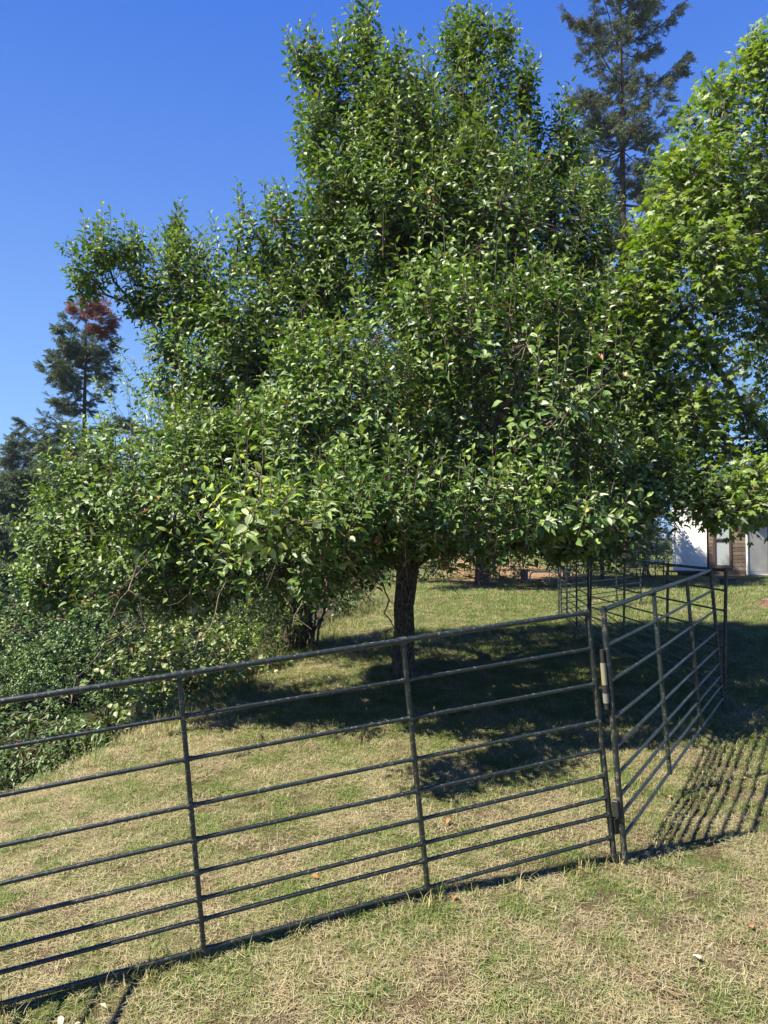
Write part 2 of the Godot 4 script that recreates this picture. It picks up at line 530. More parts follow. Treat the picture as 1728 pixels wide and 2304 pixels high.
# grows hubs and shoots through the crown's lobes; returns shoots as [base, tip, lobe]
func fill_crown(sk: Skel, lobes: Array, density: float, reach: float, upness: float, keep_inner: float, first_node: int) -> Array:
	var shoots := []
	var order := range(lobes.size())
	var root := sk.p[first_node]
	order.sort_custom(func(a, b): return root.distance_to(Vector3(lobes[a][0], lobes[a][1], lobes[a][2])) < root.distance_to(Vector3(lobes[b][0], lobes[b][1], lobes[b][2])))
	for li in order:
		var L: Array = lobes[li]
		var C := Vector3(L[0], L[1], L[2])
		var area: float = (L[3] * L[4] + L[4] * L[5] + L[3] * L[5]) / 3.0 * 12.57
		var n := maxi(3, int(area * density * (L[6] if L.size() > 6 else 1.0)))
		var spots := []
		for i in n:
			for tries in 6:
				var dv := rdir()
				var q := C + Vector3(dv.x * L[3], dv.y * L[4], dv.z * L[5]) * (rr(0.5, 0.95) if rng.randf() < 0.82 else rr(0.95, 1.13))
				var inner := false
				for o in lobes.size():
					if o != li and in_lobe(q, lobes[o]) < 0.72: inner = true
				if inner and rng.randf() > keep_inner: continue
				if L[3] * L[4] > 0.2 and n_fine.get_noise_3dv(q * 4.2) < -0.13 and rng.randf() < 0.9: break   # gaps between the boughs
				spots.append([q, dv]); break
		if spots.is_empty(): continue
		var hubs := []
		var nh := maxi(1, int(spots.size() / 7.0))
		for h in nh:
			var s: Array = spots[rng.randi() % spots.size()]
			var q: Vector3 = C.lerp(s[0], rr(0.35, 0.8)) + rdir() * 0.06
			var best := first_node; var cost := 1e9
			for i in range(first_node, sk.p.size()):
				var dd := sk.p[i].distance_to(q)
				if dd < cost:
					var c := dd + 0.22 * sk.path[i] + 0.5 * maxf(0.0, sk.p[i].y - q.y)
					if c < cost: cost = c; best = i
			hubs.append(grow_to(sk, best, q, 0.3, 0.12, 0.03))
		for s in spots:
			var q: Vector3 = s[0]
			var hb: int = hubs[0]
			for h in hubs:
				if sk.p[h].distance_squared_to(q) < sk.p[hb].distance_squared_to(q): hb = h
			var dv: Vector3 = s[1]
			var outw := Vector3(dv.x / L[3], dv.y / L[4], dv.z / L[5]).normalized()
			var len := reach * rr(0.5, 1.2)
			var dirv := (outw * 0.75 + Vector3.UP * upness + rdir() * 0.45).normalized()
			if upness > 0.5 and rng.randf() < (0.32 if base_high(q) else 0.10) and outw.y > -0.3:      # long upright leader shoots
				len *= rr(1.4, 2.1)
				dirv = (dirv * 0.35 + Vector3.UP).normalized()
			var base := q - dirv * len * 0.6
			var b := grow_to(sk, hb, base, 0.35, 0.1, 0.0)
			var tip := sk.add(base + dirv * len * 0.5 + Vector3.UP * 0.02, b)
			var tip2 := sk.add(base + dirv * len + Vector3.UP * 0.05 * upness, tip)
			shoots.append([base, sk.p[tip2], li])
	return shoots

# ---------------------------------------------------------------- the apple tree
const APPLE := [[-0.26, 8.22, -8.70, 0.20, 0.36, 0.30, 1.0], [-0.95, 7.80, -8.60, 0.22, 0.24, 0.35, 1.0], [-0.35, 7.54, -8.80, 0.74, 0.57, 0.66], [1.12, 8.38, -9.10, 0.26, 0.34, 0.38, 1.0], [1.52, 8.35, -9.00, 0.15, 0.30, 0.25, 1.0],
	[1.20, 7.85, -9.00, 0.70, 0.59, 0.64], [1.80, 7.58, -8.80, 0.14, 0.34, 0.25, 1.0], [0.41, 6.70, -8.80, 1.32, 0.97, 1.14], [-0.78, 6.71, -8.40, 0.27, 0.38, 0.50], [2.09, 6.87, -9.00, 0.53, 0.59, 0.56], [0.74, 5.44, -8.60, 1.79, 1.12, 1.50],
	[2.33, 5.88, -8.80, 0.46, 0.69, 0.57], [-1.22, 5.41, -8.40, 0.71, 0.49, 0.60], [-2.18, 4.88, -8.30, 0.65, 0.49, 0.57], [-3.13, 5.28, -8.20, 0.53, 0.17, 0.40], [-2.43, 5.39, -8.20, 0.07, 0.32, 0.15, 2.0], [-3.45, 4.92, -8.20, 0.22, 0.16, 0.30],
	[-2.36, 4.00, -8.20, 0.42, 0.55, 0.5], [-1.41, 4.13, -8.00, 0.88, 0.73, 0.81], [-3.06, 2.46, -8.10, 0.79, 0.68, 0.74], [-3.51, 1.93, -8.20, 0.59, 0.48, 0.80], [-3.93, 1.50, -8.20, 0.29, 0.19, 0.40], [-1.64, 2.44, -7.20, 0.94, 0.75, 0.84], [-2.06, 1.69, -7.40, 1.06, 0.34, 0.80], [-0.80, 1.84, -6.50, 0.68, 0.34, 0.80], [-0.30, 3.15, -6.70, 0.87, 0.83, 0.85], [-0.04, 2.24, -5.90, 0.77, 0.42, 0.70], [0.70, 2.16, -6.00, 0.66, 0.35, 0.70], [1.25, 3.05, -6.60, 1.03, 0.94, 0.99], [2.35, 3.82, -7.80, 0.61, 0.96, 0.79], [2.47, 2.48, -7.00, 0.59, 0.46, 0.52], [1.49, 2.13, -6.20, 0.73, 0.24, 0.70], [0.77, 3.83, -6.90, 1.35, 0.76, 1.05], [-1.82, 4.80, -8.40, 0.82, 0.60, 0.71], [-2.73, 4.76, -8.30, 0.38, 0.32, 0.35], [-0.73, 5.29, -8.50, 0.77, 0.83, 0.80], [-1.39, 3.53, -7.90, 0.98, 0.77, 0.87], [-1.88, 3.27, -8.20, 0.64, 0.48, 0.56], [-0.95, 1.59, -7.00, 0.86, 0.25, 0.80], [-2.46, 1.34, -7.60, 0.99, 0.25, 0.80], [-0.32, 1.79, -7.20, 0.51, 0.26, 0.70], [-3.77, 1.29, -8.20, 0.37, 0.21, 0.50], [0.84, 1.91, -7.20, 0.61, 0.21, 0.70], [2.05, 1.90, -7.50, 0.63, 0.22, 0.70], [-0.96, 2.60, -6.40, 0.58, 0.50, 0.54], [0.17, 6.03, -8.50, 1.22, 0.88, 1.05], [0.31, 7.79, -9.20, 0.42, 0.36, 0.39], [-0.86, 2.06, -4.90, 0.35, 0.22, 0.50], [-0.36, 2.09, -5.10, 0.36, 0.23, 0.50], [1.94, 5.44, -8.90, 1.10, 0.87, 0.98],
	[1.80, 4.53, -7.60, 0.30, 0.25, 0.40],
	[0.3, 2.5, -7.4, 1.6, 0.7, 1.2, 0.7], [-1.6, 2.4, -7.2, 1.4, 0.8, 1.2, 0.8], [2.0, 2.8, -8.4, 1.2, 0.8, 1.0, 0.7],
	[0.49, 4.71, -10.60, 2.62, 2.07, 1.50, 0.8], [-1.83, 3.56, -10.40, 2.23, 1.56, 1.50, 0.8], [2.43, 3.73, -10.60, 1.93, 1.65, 1.50, 0.8], [0.88, 6.91, -10.20, 1.59, 1.33, 1.10, 0.8]]

func make_apple_tree() -> void:
	rng.seed = 7
	var foot := on(0.25, 9.0)
	var t := thing("apple_tree", "large dense apple tree on the slope behind the front panel", "tree", foot)
	var sk := Skel.new()
	var a := sk.add(foot + Vector3(0, -0.15, 0), -1, 0.25)
	for q in [[0.02, 0.0, 0.195], [0.0, 0.10, 0.160], [-0.012, 0.3, 0.140], [0.008, 0.55, 0.131], [-0.004, 0.85, 0.128], [0.028, 1.12, 0.134], [0.05, 1.36, 0.15]]:
		a = sk.add(foot + Vector3(q[0], q[1], 0.0), a, q[2])
	var fork := a
	# scaffold limbs: two or three stems rise, others spread low
	for limb in [[[0.05, 2.2, -8.95], [0.3, 3.6, -8.9], [0.3, 5.0, -9.0], [0.2, 6.4, -8.95], [-0.1, 7.6, -8.85]], [[0.62, 2.2, -9.1], [1.0, 3.6, -9.3], [1.15, 5.2, -9.3], [1.2, 6.8, -9.2], [1.2, 7.9, -9.1]],
			[[-0.3, 2.1, -8.8], [-1.1, 3.0, -8.4], [-1.7, 4.2, -8.2], [-2.2, 4.9, -8.3]], [[-0.35, 1.85, -8.3], [-1.2, 2.1, -7.8], [-2.2, 2.2, -7.7]], [[0.1, 2.0, -8.0], [-0.1, 2.2, -7.0], [-0.1, 2.3, -6.0]],
			[[0.8, 2.0, -8.6], [1.5, 2.5, -8.0], [2.2, 2.9, -7.8]], [[0.7, 2.3, -9.6], [1.6, 3.2, -10.2], [2.4, 3.9, -10.5]], [[0.0, 2.2, -9.6], [-1.0, 3.0, -10.2], [-1.9, 3.6, -10.4]], [[0.3, 2.5, -9.7], [0.5, 4.2, -10.3], [0.8, 6.0, -10.3]]]:
		var cur := fork
		for q in limb: cur = grow_to(sk, cur, Vector3(q[0], q[1], q[2]), 0.28, 0.1, 0.0)
	var shoots := fill_crown(sk, APPLE, 37.0, 0.42, 0.8, 0.34, fork)
	# bare grey twigs that hang under the crown
	for i in 70:
		var x := rr(-2.7, 0.9); var d := rr(5.4, 9.5)
		var q := Vector3(x, rr(1.0, 1.75) if x < -0.6 else rr(1.5, 1.85), -d)
		var best := fork; var cost := 1e9
		for k in range(fork, sk.p.size(), 2):
			if sk.p[k].y < 1.5 or sk.r[k] > 0.0: continue
			var c := sk.p[k].distance_to(q) + absf(sk.p[k].distance_to(q) - 0.9) * 0.8
			if c < cost: cost = c; best = k
		var e := grow_to(sk, best, q, 0.14, 0.28, 0.10)
		for s in 2:
			var mid := maxi(fork, e - 1 - s * 2)
			grow_to(sk, mid, sk.p[mid] + (rdir() + Vector3(0, -0.2, 0)) * rr(0.15, 0.4), 0.1, 0.25, 0.05)
	for i in 6:                                  # long bare branches sagging out to the right
		var e := sk.p.size() - 1
		var y0 := rr(1.5, 1.9)
		var n0 := grow_to(sk, fork, Vector3(1.0 + rr(-.2, .3), y0, -8.6 + rr(-.6, .6)), 0.25, 0.1, 0.0)
		var n1 := grow_to(sk, n0, Vector3(rr(1.7, 2.6), y0 - rr(0.10, 0.32), -8.6 + rr(-1.2, 1.2)), 0.22, 0.14, 0.06)
		for s in 3: grow_to(sk, n1 - s * 2, sk.p[n1 - s * 2] + Vector3(rr(0.15, 0.35), rr(-0.08, 0.1), rr(-.3, .3)), 0.12, 0.15, 0.04)
	radii(sk, 0.0033, 2.15, 0.11)
	for i in range(fork + 1, sk.p.size()): sk.r[i] = minf(sk.r[i], 0.085)
	var w := skel_meshes(sk, 0.016)
	part("trunk", w[0].mesh(M.bark), t).position = -foot
	var tw := part("twigs", w[1].mesh(M.twig_bark), t)
	tw.position = -foot; tw.set_meta("kind", "stuff")
	# leaves
	var lm := [leaf_mesh(0.50, 0.40, 0.30, M.apple_leaf, 0.15), leaf_mesh(0.44, 0.65, 0.48, M.apple_leaf, 0.25), leaf_mesh(0.54, 0.25, 0.38, M.apple_leaf, -0.3)]
	var xf := [[], [], []]; var cols := [PackedColorArray(), PackedColorArray(), PackedColorArray()]
	var eye := Vector3(0, 1.93, 0)
	var near := []
	for s in shoots:
		var base: Vector3 = s[0]; var tip: Vector3 = s[1]
		var axis := (tip - base).normalized()
		var side := axis.cross(Vector3(0.31, 0.2, 0.9)).normalized()
		var n := 11 + rng.randi() % 5 + (5 if base.distance_to(tip) > 0.55 else 0)
		var ph := rr(0, TAU)
		var mood := rng.randf()
		for i in n:
			var u := (i + 0.6) / n
			var rad := side.rotated(axis, ph + i * 2.4)
			var open := lerpf(1.15, 0.45, u * u) + rr(-.2, .2)
			var dv := axis * cos(open) + rad * sin(open) + Vector3.DOWN * rr(0.05, 0.45) * (1.0 - 0.7 * u)
			var sz := rr(0.066, 0.120) * (1.0 - 0.3 * u * u)
			var X := Transform3D(leaf_basis(dv, axis + Vector3.UP * 0.4, rng.randfn(0.0, 0.45), sz), base.lerp(tip, u) + rad * 0.012 + dv.normalized() * 0.012)
			var c := Color(.050, .105, .026).lerp(Color(.145, .230, .062), clampf(0.35 * mood + 0.65 * rng.randf(), 0, 1))
			if rng.randf() < 0.15: c = Color(.33, .40, .27)
			elif u > 0.78: c = c.lerp(Color(.26, .36, .095), 0.6)
			elif rng.randf() < 0.012: c = [Color(.34, .28, .06), Color(.26, .14, .06)][rng.randi() % 2]
			var dist := X.origin.distance_to(eye)
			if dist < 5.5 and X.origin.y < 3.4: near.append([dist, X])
			else:
				var k := rng.randi() % 3
				xf[k].append(X); cols[k].append(c)
	near.sort_custom(func(p, q): return p[0] < q[0])
	var own := []
	for k in 3: own.append(leaf_mesh([0.48, 0.44, 0.52][k], [0.4, 0.65, 0.22][k], [0.24, 0.42, 0.32][k], M["apple_leaf_single_%d" % k], 0.15))
	for i in near.size():
		if i < 290:
			var o := part("leaf", own[rng.randi() % 3], t)
			var X: Transform3D = near[i][1]
			X.origin -= foot
			o.transform = X
		else:
			var k := rng.randi() % 3
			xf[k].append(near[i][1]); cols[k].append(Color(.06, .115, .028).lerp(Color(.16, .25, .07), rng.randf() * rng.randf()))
	var total := 0
	for k in 3:
		total += xf[k].size()
		many("leaves", lm[k], xf[k], cols[k], t).position = -foot
	# green apples, singly and in clusters
	var am := apple_mesh()
	for cl in [[-0.72, 5.05, -7.15, 7], [1.95, 5.35, -7.55, 5], [0.28, 6.05, -7.45, 3], [0.5, 2.95, -6.15, 3], [1.75, 3.3, -6.35, 3], [-0.35, 3.7, -6.35, 2], [-1.25, 3.1, -6.1, 2], [2.6, 4.2, -7.5, 3], [0.95, 4.3, -6.45, 3], [-1.55, 5.3, -7.8, 2], [1.2, 6.7, -7.75, 2], [0.75, 5.2, -7.0, 3], [2.4, 3.1, -7.2, 2], [-2.2, 4.3, -7.7, 2]]:
		for i in cl[3]:
			var o := part("apple", am, t)
			o.position = Vector3(cl[0], cl[1], cl[2]) + Vector3(rng.randfn(0, .07), rng.randfn(0, .12), rng.randfn(0, .06)) - foot
			o.rotation = Vector3(rr(-.3, .3), rr(0, TAU), rr(-.3, .3))
			o.scale = Vector3.ONE * rr(0.85, 1.15)
	print("apple leaves ", total, " near ", near.size(), " shoots ", shoots.size(), " nodes ", sk.p.size())

func apple_mesh() -> ArrayMesh:
	var g := Geo.new()
	var rows := 7; var cols := 10
	for i in rows + 1:
		var th := PI * i / rows
		var r := 0.034 * (sin(th) + 0.12 * sin(th * 2.0))
		var y := 0.031 * cos(th) - (0.012 * exp(-pow(th / 0.35, 2.0)))
		for j in cols:
			var a := TAU * j / cols
			g.vert(Vector3(cos(a) * r, y, sin(a) * r), Vector3(cos(a) * sin(th), cos(th), sin(a) * sin(th)).normalized())
	for i in rows:
		for j in cols:
			var b := (j + 1) % cols
			g.quad(i * cols + j, i * cols + b, (i + 1) * cols + b, (i + 1) * cols + j)
	rod(g, Vector3(0, 0.018, 0), Vector3(0.004, 0.05, 0), 0.0018, 4, false)
	return g.mesh(M.apple_skin)

# ---------------------------------------------------------------- the maple on the right
const MAPLE := [[4.56, 7.33, -8.47, 0.49, 0.49, 0.49], [4.10, 6.98, -8.47, 0.49, 0.61, 0.55], [3.73, 6.03, -8.16, 0.59, 0.64, 0.61], [4.24, 5.83, -8.32, 0.65, 0.81, 0.73], [3.42, 4.98, -7.85, 0.66, 0.62, 0.64], [4.24, 4.66, -8.16, 0.64, 0.64, 0.64], [3.09, 4.36, -7.70, 0.55, 0.45, 0.50], [3.29, 3.95, -7.70, 0.55, 0.30, 0.42], [3.83, 3.08, -7.70, 0.70, 0.45, 0.58], [3.27, 3.08, -7.70, 0.55, 0.50, 0.52], [3.61, 2.51, -7.39, 0.58, 0.28, 0.43], [3.82, 2.31, -7.24, 0.33, 0.24, 0.28], [2.99, 3.55, -8.01, 0.52, 0.57, 0.55], [2.90, 4.97, -7.70, 0.30, 0.40, 0.35], [2.68, 4.26, -7.55, 0.35, 0.39, 0.37], [3.30, 5.86, -7.93, 0.31, 0.42, 0.36], [3.16, 2.36, -7.24, 0.42, 0.22, 0.32], [2.81, 2.92, -7.55, 0.39, 0.44, 0.42], [5.21, 6.37, -8.86, 0.86, 1.44, 1.16, 0.70], [5.41, 4.31, -8.86, 0.92, 1.44, 1.18, 0.70], [5.14, 2.81, -8.47, 0.88, 0.55, 0.72, 0.80], [4.57, 7.73, -8.47, 0.28, 0.33, 0.39], [5.85, 7.53, -9.09, 0.92, 1.00, 1.00, 0.50], [6.62, 5.06, -9.39, 1.16, 1.85, 1.39, 0.50], [3.45, 2.25, -7.2, 0.5, 0.25, 0.5], [2.95, 3.3, -7.8, 0.35, 0.5, 0.4], [2.75, 4.4, -7.8, 0.35, 0.45, 0.4], [4.2, 2.45, -7.6, 0.6, 0.3, 0.5]]

func make_maple() -> void:
	rng.seed = 23
	var foot := on(6.0, 9.6)
	var t := thing("maple_tree", "bright green maple at the right with lobed leaves hanging low over the lawn", "tree", foot)
	var sk := Skel.new()
	var a := sk.add(foot + Vector3(0, -0.15, 0), -1, 0.26)
	for q in [[0.0, 0.1, 0.22], [0.0, 0.8, 0.17], [-0.05, 1.7, 0.16], [-0.1, 2.3, 0.155]]: a = sk.add(foot + Vector3(q[0], q[1], 0), a, q[2])
	var fork := a
	for limb in [[[5.70, 3.52, -9.32], [5.62, 5.06, -9.16], [5.54, 6.76, -9.01], [5.39, 7.68, -8.93]], [[5.16, 2.83, -8.93], [4.39, 3.29, -8.39], [3.77, 3.83, -8.01], [3.31, 4.37, -7.78], [3.16, 4.91, -7.78]], [[5.08, 3.99, -8.93], [4.54, 5.22, -8.55], [4.16, 6.30, -8.39]],
			[[5.08, 2.68, -8.70], [4.31, 2.83, -8.09], [3.62, 2.91, -7.70]], [[6.31, 3.68, -9.47], [6.62, 5.22, -9.47]]]:
		var cur := fork
		for q in limb: cur = grow_to(sk, cur, Vector3(q[0], q[1], q[2]), 0.3, 0.09, 0.0)
	var shoots := fill_crown(sk, MAPLE, 29.0, 0.40, 0.35, 0.4, fork)
	radii(sk, 0.003, 2.2, 0.13)
	for i in range(fork + 1, sk.p.size()): sk.r[i] = minf(sk.r[i], 0.10)
	var w := skel_meshes(sk, 0.016)
	part("trunk", w[0].mesh(M.bark), t).position = -foot
	var tw := part("twigs", w[1].mesh(M.bark), t)
	tw.position = -foot; tw.set_meta("kind", "stuff")
	var m := lobed_leaf_mesh(M.maple_leaf)
	var xf := []; var cols := PackedColorArray()
	for s in shoots:
		var base: Vector3 = s[0]; var tip: Vector3 = s[1]
		var axis := (tip - base).normalized()
		var side := axis.cross(Vector3(0.31, 0.2, 0.9)).normalized()
		for i in 9:
			var u := (i / 2 + 0.7) / 5.0
			var rad := side.rotated(axis, (i % 2) * PI + (i / 2) * PI * 0.5 + rr(-.4, .4))
			var dv := axis * rr(0.2, 0.8) + rad + Vector3.DOWN * rr(0.0, 0.6)
			var sz := rr(0.075, 0.125)
			xf.append(Transform3D(leaf_basis(dv, Vector3.UP + axis * 0.3, rng.randfn(0, 0.5), sz), base.lerp(tip, u) + rad * 0.05))
			var c := Color(.10, .172, .032).lerp(Color(.21, .295, .072), rng.randf())
			if rng.randf() < 0.22: c = Color(.32, .38, .22)
			cols.append(c)
	many("leaves", m, xf, cols, t).position = -foot
	print("maple leaves ", xf.size())

# ---------------------------------------------------------------- conifers
func sprig_mesh() -> ArrayMesh:                  # a spray of needles about 0.3 m long, along +z
	var g := Geo.new()
	g.colored = true
	var stems := [[Vector3.ZERO, Vector3(0, -0.02, 0.32)]]
	for i in 5:
		var z := 0.05 + 0.05 * i
		for s in [-1.0, 1.0]: stems.append([Vector3(0, -0.003, z), Vector3(s * rr(.07, .12), rr(-.05, .02), z + rr(.05, .1))])
	for st in stems:
		var a: Vector3 = st[0]; var b: Vector3 = st[1]
		var ax := (b - a).normalized()
		var sd := ax.cross(Vector3.UP).normalized()
		var k := int(a.distance_to(b) / 0.02)
		for i in k:
			var p := a.lerp(b, (i + .5) / k)
			for q in 2:
				var out := (sd.rotated(ax, rr(0, TAU)) + ax * 0.9).normalized()
				var wv := out.cross(rdir()).normalized() * 0.0075
				var nn := out.cross(wv).normalized()
				if nn.y < 0: nn = -nn
				var sh := rr(.75, 1.3); var col := Color(sh, sh, sh)
				var e := p + out * rr(.045, .075)
				g.tri(g.vert(p - wv, nn, col), g.vert(p + wv, nn, col), g.vert(e, nn, col))
	return g.mesh(M.needles)

# spec: height, trunk radius, lowest branch, radius of the crown low, density, lists of dead tips
func conifer(t: Node3D, foot: Vector3, h: float, r0: float, low: float, wide: float, whorls: int, sprig: Mesh, col: Color, opt := {}) -> void:
	var g := Geo.new()
	var pts := PackedVector3Array(); var rad := PackedFloat32Array()
	var lean: Vector3 = opt.get("lean", Vector3.ZERO)
	var steps := 14
	for i in steps + 1:
		var u := float(i) / steps
		pts.append(Vector3(0, -0.3 + (h + 0.3) * u, 0) + lean * u * u + Vector3(rng.randfn(0, .02), 0, rng.randfn(0, .02)) * u * h * 0.08)
		rad.append(maxf(0.012, r0 * pow(1.0 - u, 0.85) * (1.25 if i == 0 else 1.0)))
	g.tube(pts, rad, 10, false)
	part("trunk", g.mesh(M.conifer_bark), t)
	var br := Geo.new()
	var xf := []; var cols := PackedColorArray()
	var patchy: float = opt.get("patchy", 0.25)
	var scale_: float = opt.get("sprig", 1.0)
	var per: float = opt.get("per", 7.0)
	for wi in whorls:
		var u: float = pow((wi + rng.randf()) / whorls, float(opt.get("pow", 0.9)))
		var y := low + (h - low) * u
		var nb := 4 + rng.randi() % 3
		for b in nb:
			if rng.randf() < patchy * 0.5: continue
			var az := rr(0, TAU)
			var L := wide * (pow(1.0 - u, float(opt.get("taper", 0.75))) * 0.92 + 0.10) * rr(1.0 - patchy, 1.0 + patchy * 0.6)
			if opt.has("round"): L = wide * clampf(sin(PI * pow(u, 0.8)) + 0.12, 0.15, 1.0) * rr(1.0 - patchy, 1.0 + patchy)
			var el := lerpf(-0.22, 0.75, u * u) + rr(-.15, .15)
			var dh := Vector3(cos(az), 0, sin(az))
			var base := Vector3(0, y, 0) + lean * pow(y / h, 2.0)
			var bp := PackedVector3Array(); var brd := PackedFloat32Array()
			var k := 5
			for i in k + 1:
				var s := float(i) / k
				bp.append(base + dh * L * s * cos(el) + Vector3.UP * (sin(el) * L * s + 0.16 * L * s * s - 0.10 * L * sin(s * PI)) + rdir() * 0.03 * L * s)
				brd.append(maxf(0.006, (0.012 + L * 0.011) * (1.0 - s * 0.85)))
			br.tube(bp, brd, 4, false)
			var side := Vector3(-dh.z, 0, dh.x)
			var ns := int(L * per) + 4
			var dead := false
			if opt.has("dead_above") and y > opt.dead_above: dead = true
			if opt.has("dead_dir") and y > opt.dead_dir[0] and dh.dot(opt.dead_dir[1]) > 0.72: dead = true
			if opt.has("dead_some") and rng.randf() < opt.dead_some: dead = true
			for i in ns:
				var s: float = 1.0 - pow(rng.randf(), 1.3) * float(opt.get("bare", 0.75))
				var f := s * k
				var i0 := mini(int(f), k - 1)
				var p := bp[i0].lerp(bp[i0 + 1], f - i0)
				var off := rng.randfn(0, 0.5) * (1.05 - s * 0.6) * minf(L * 0.32, 0.8)
				p += side * off + Vector3.DOWN * (absf(off) * 0.25 + rr(0, 0.12) * L * 0.3)
				var dv := dh * rr(0.3, 1.0) + side * (signf(off) * rr(0.1, 1.0)) + Vector3.UP * rr(-.95, 0.75)
				xf.append(Transform3D(leaf_basis(dv, Vector3.UP + rdir() * .4, 0.0, scale_ * rr(0.75, 1.4)), p))
				var c := col * rr(0.7, 1.35)
				if dead: c = Color(.27, .115, .085) * rr(0.7, 1.3)
				cols.append(Color(c.r, c.g, c.b))
	part("branches", br.mesh(M.conifer_bark), t).set_meta("kind", "stuff")
	many("needles", sprig, xf, cols, t)
	print(t.name, " sprigs ", xf.size())

func make_conifers() -> void:
	rng.seed = 31
	var sp := sprig_mesh()
	var foot := on(9.1, 27.0)
	# tall fir at the right; its head is above the frame
	foot = Vector3(11.6, gy(11.6, -34.0), -34.0)
	var t := thing("fir_tree", "tall thin fir with an open crown rising between the apple tree and the maple", "tree", foot)
	conifer(t, foot, 31.0, 0.30, 7.0, 5.0, 38, sp, Color(.115, .14, .08), {"taper": 0.55, "patchy": 0.6, "per": 20.0, "sprig": 1.15, "bare": 0.82, "pow": 1.0})
	foot = Vector3(-13.5, gy(-13.5, -32.0), -32.0)
	t = thing("fir_tree", "fir with a dead rust red top beyond the bank at the left", "tree", foot)
	var top := 12.55 - foot.y
	conifer(t, foot, top, 0.24, 3.0, 3.1, 28, sp, Color(.12, .155, .09), {"taper": 0.5, "patchy": 0.36, "per": 22.0, "sprig": 1.1, "dead_above": top - 1.15, "dead_dir": [top - 1.9, Vector3(1, 0, .1).normalized()], "pow": 1.0, "bare": 0.74})
	# the big trunk behind the apple tree on the far lawn
	foot = on(3.02, 22.0)
	t = thing("pine_tree", "tree with a thick bare trunk at the back edge of the lawn", "tree", foot)
	conifer(t, foot, 13.0, 0.22, 2.8, 4.4, 22, sp, Color(.085, .115, .06), {"patchy": 0.3, "per": 20.0, "sprig": 1.6})
	foot = on(7.15, 23.4)
	t = thing("pine_tree", "slim young tree behind the far side of the pen", "tree", foot)
	conifer(t, foot, 7.6, 0.075, 2.4, 1.9, 12, sp, Color(.065, .09, .045), {"patchy": 0.3, "per": 20.0, "sprig": 1.3})
	var lab := ["dark fir low at the left edge with its thin trunk showing", "fir with brown dying twigs at the left edge above the dark fir", "grey green fir on the skyline just right of the left edge", "fir whose top meets the sky under the red topped fir", "broad fir at the very left edge of the picture on the skyline", "bushy fir behind the left end of the apple crown", "small fir standing lowest above the bank shrubs at left"]
	var sp_list := [[-15.4, 30.0, 2.6, 2.6, 0.0], [-17.9, 36.0, 3.2, 2.9, 0.07], [-20.6, 44.0, 5.8, 3.3, 0.0], [-18.2, 42.0, 5.7, 3.0, 0.0], [-23.7, 46.0, 6.3, 3.6, 0.0], [-11.5, 27.0, 2.6, 2.4, 0.02], [-12.8, 24.0, 0.4, 2.2, 0.0]]
	for i in sp_list.size():
		var q: Array = sp_list[i]
		foot = Vector3(q[0], gy(q[0], -q[1]), -q[1])
		t = thing("fir_tree", lab[i], "tree", foot)
		conifer(t, foot, q[2] + 1.93 - foot.y, 0.17, 1.2, q[3], 18, sp, Color(.125, .165, .09) * [1.0, 1.1, 0.9, 0.85, 0.9, 1.0, 1.05][i], {"patchy": 0.28, "per": 24.0, "sprig": 1.5, "dead_some": q[4], "bare": 0.9, "pow": 1.25})
	# the wooded hill beyond
	var g := Geo.new()
	g.colored = true
	for i in 260:
		var u := sqrt(rng.randf())
		var a := rr(0, TAU)
		var y := 1.0 - u
		var p := Vector3(cos(a) * u * 0.24 * rr(.4, 1.1), y + rr(-.02, .02), sin(a) * u * 0.24 * rr(.4, 1.1))
		var sh := rr(.6, 1.4)
		var o := Vector3(cos(a), -0.35, sin(a)) * 0.055
		var sdv := Vector3(-sin(a), rr(-.3, .3), cos(a)) * 0.02
		var nn := Vector3(cos(a), 0.8, sin(a)).normalized()
		g.tri(g.vert(p - sdv, nn, Color(sh, sh, sh)), g.vert(p + sdv, nn, Color(sh, sh, sh)), g.vert(p + o, nn, Color(sh, sh, sh)))
	var far := g.mesh(M.needles)
	var xf := []; var cols := PackedColorArray()
	for i in 1500:
		var a := rr(-1.15, 0.35)
		var r := rr(60.0, 230.0)
		var x := sin(a) * r; var d := cos(a) * r
		var hh := rr(8.0, 15.0)
		xf.append(Transform3D(Basis(Vector3.UP, rr(0, TAU)).scaled(Vector3(hh * rr(.9, 1.3), hh, hh * rr(.9, 1.3))), Vector3(x, gy(x, -d) - 0.3, -d)))
		var c := Color(.10, .13, .08) * rr(0.75, 1.3)
		cols.append(Color(c.r, c.g, c.b))
	var o2 := Node3D.new(); o2.name = "forest"; add_child(o2)
	tag(o2, "dark fir forest on the far hill at the left", "forest", "", "stuff")
	many("forest_trees", far, xf, cols, o2)

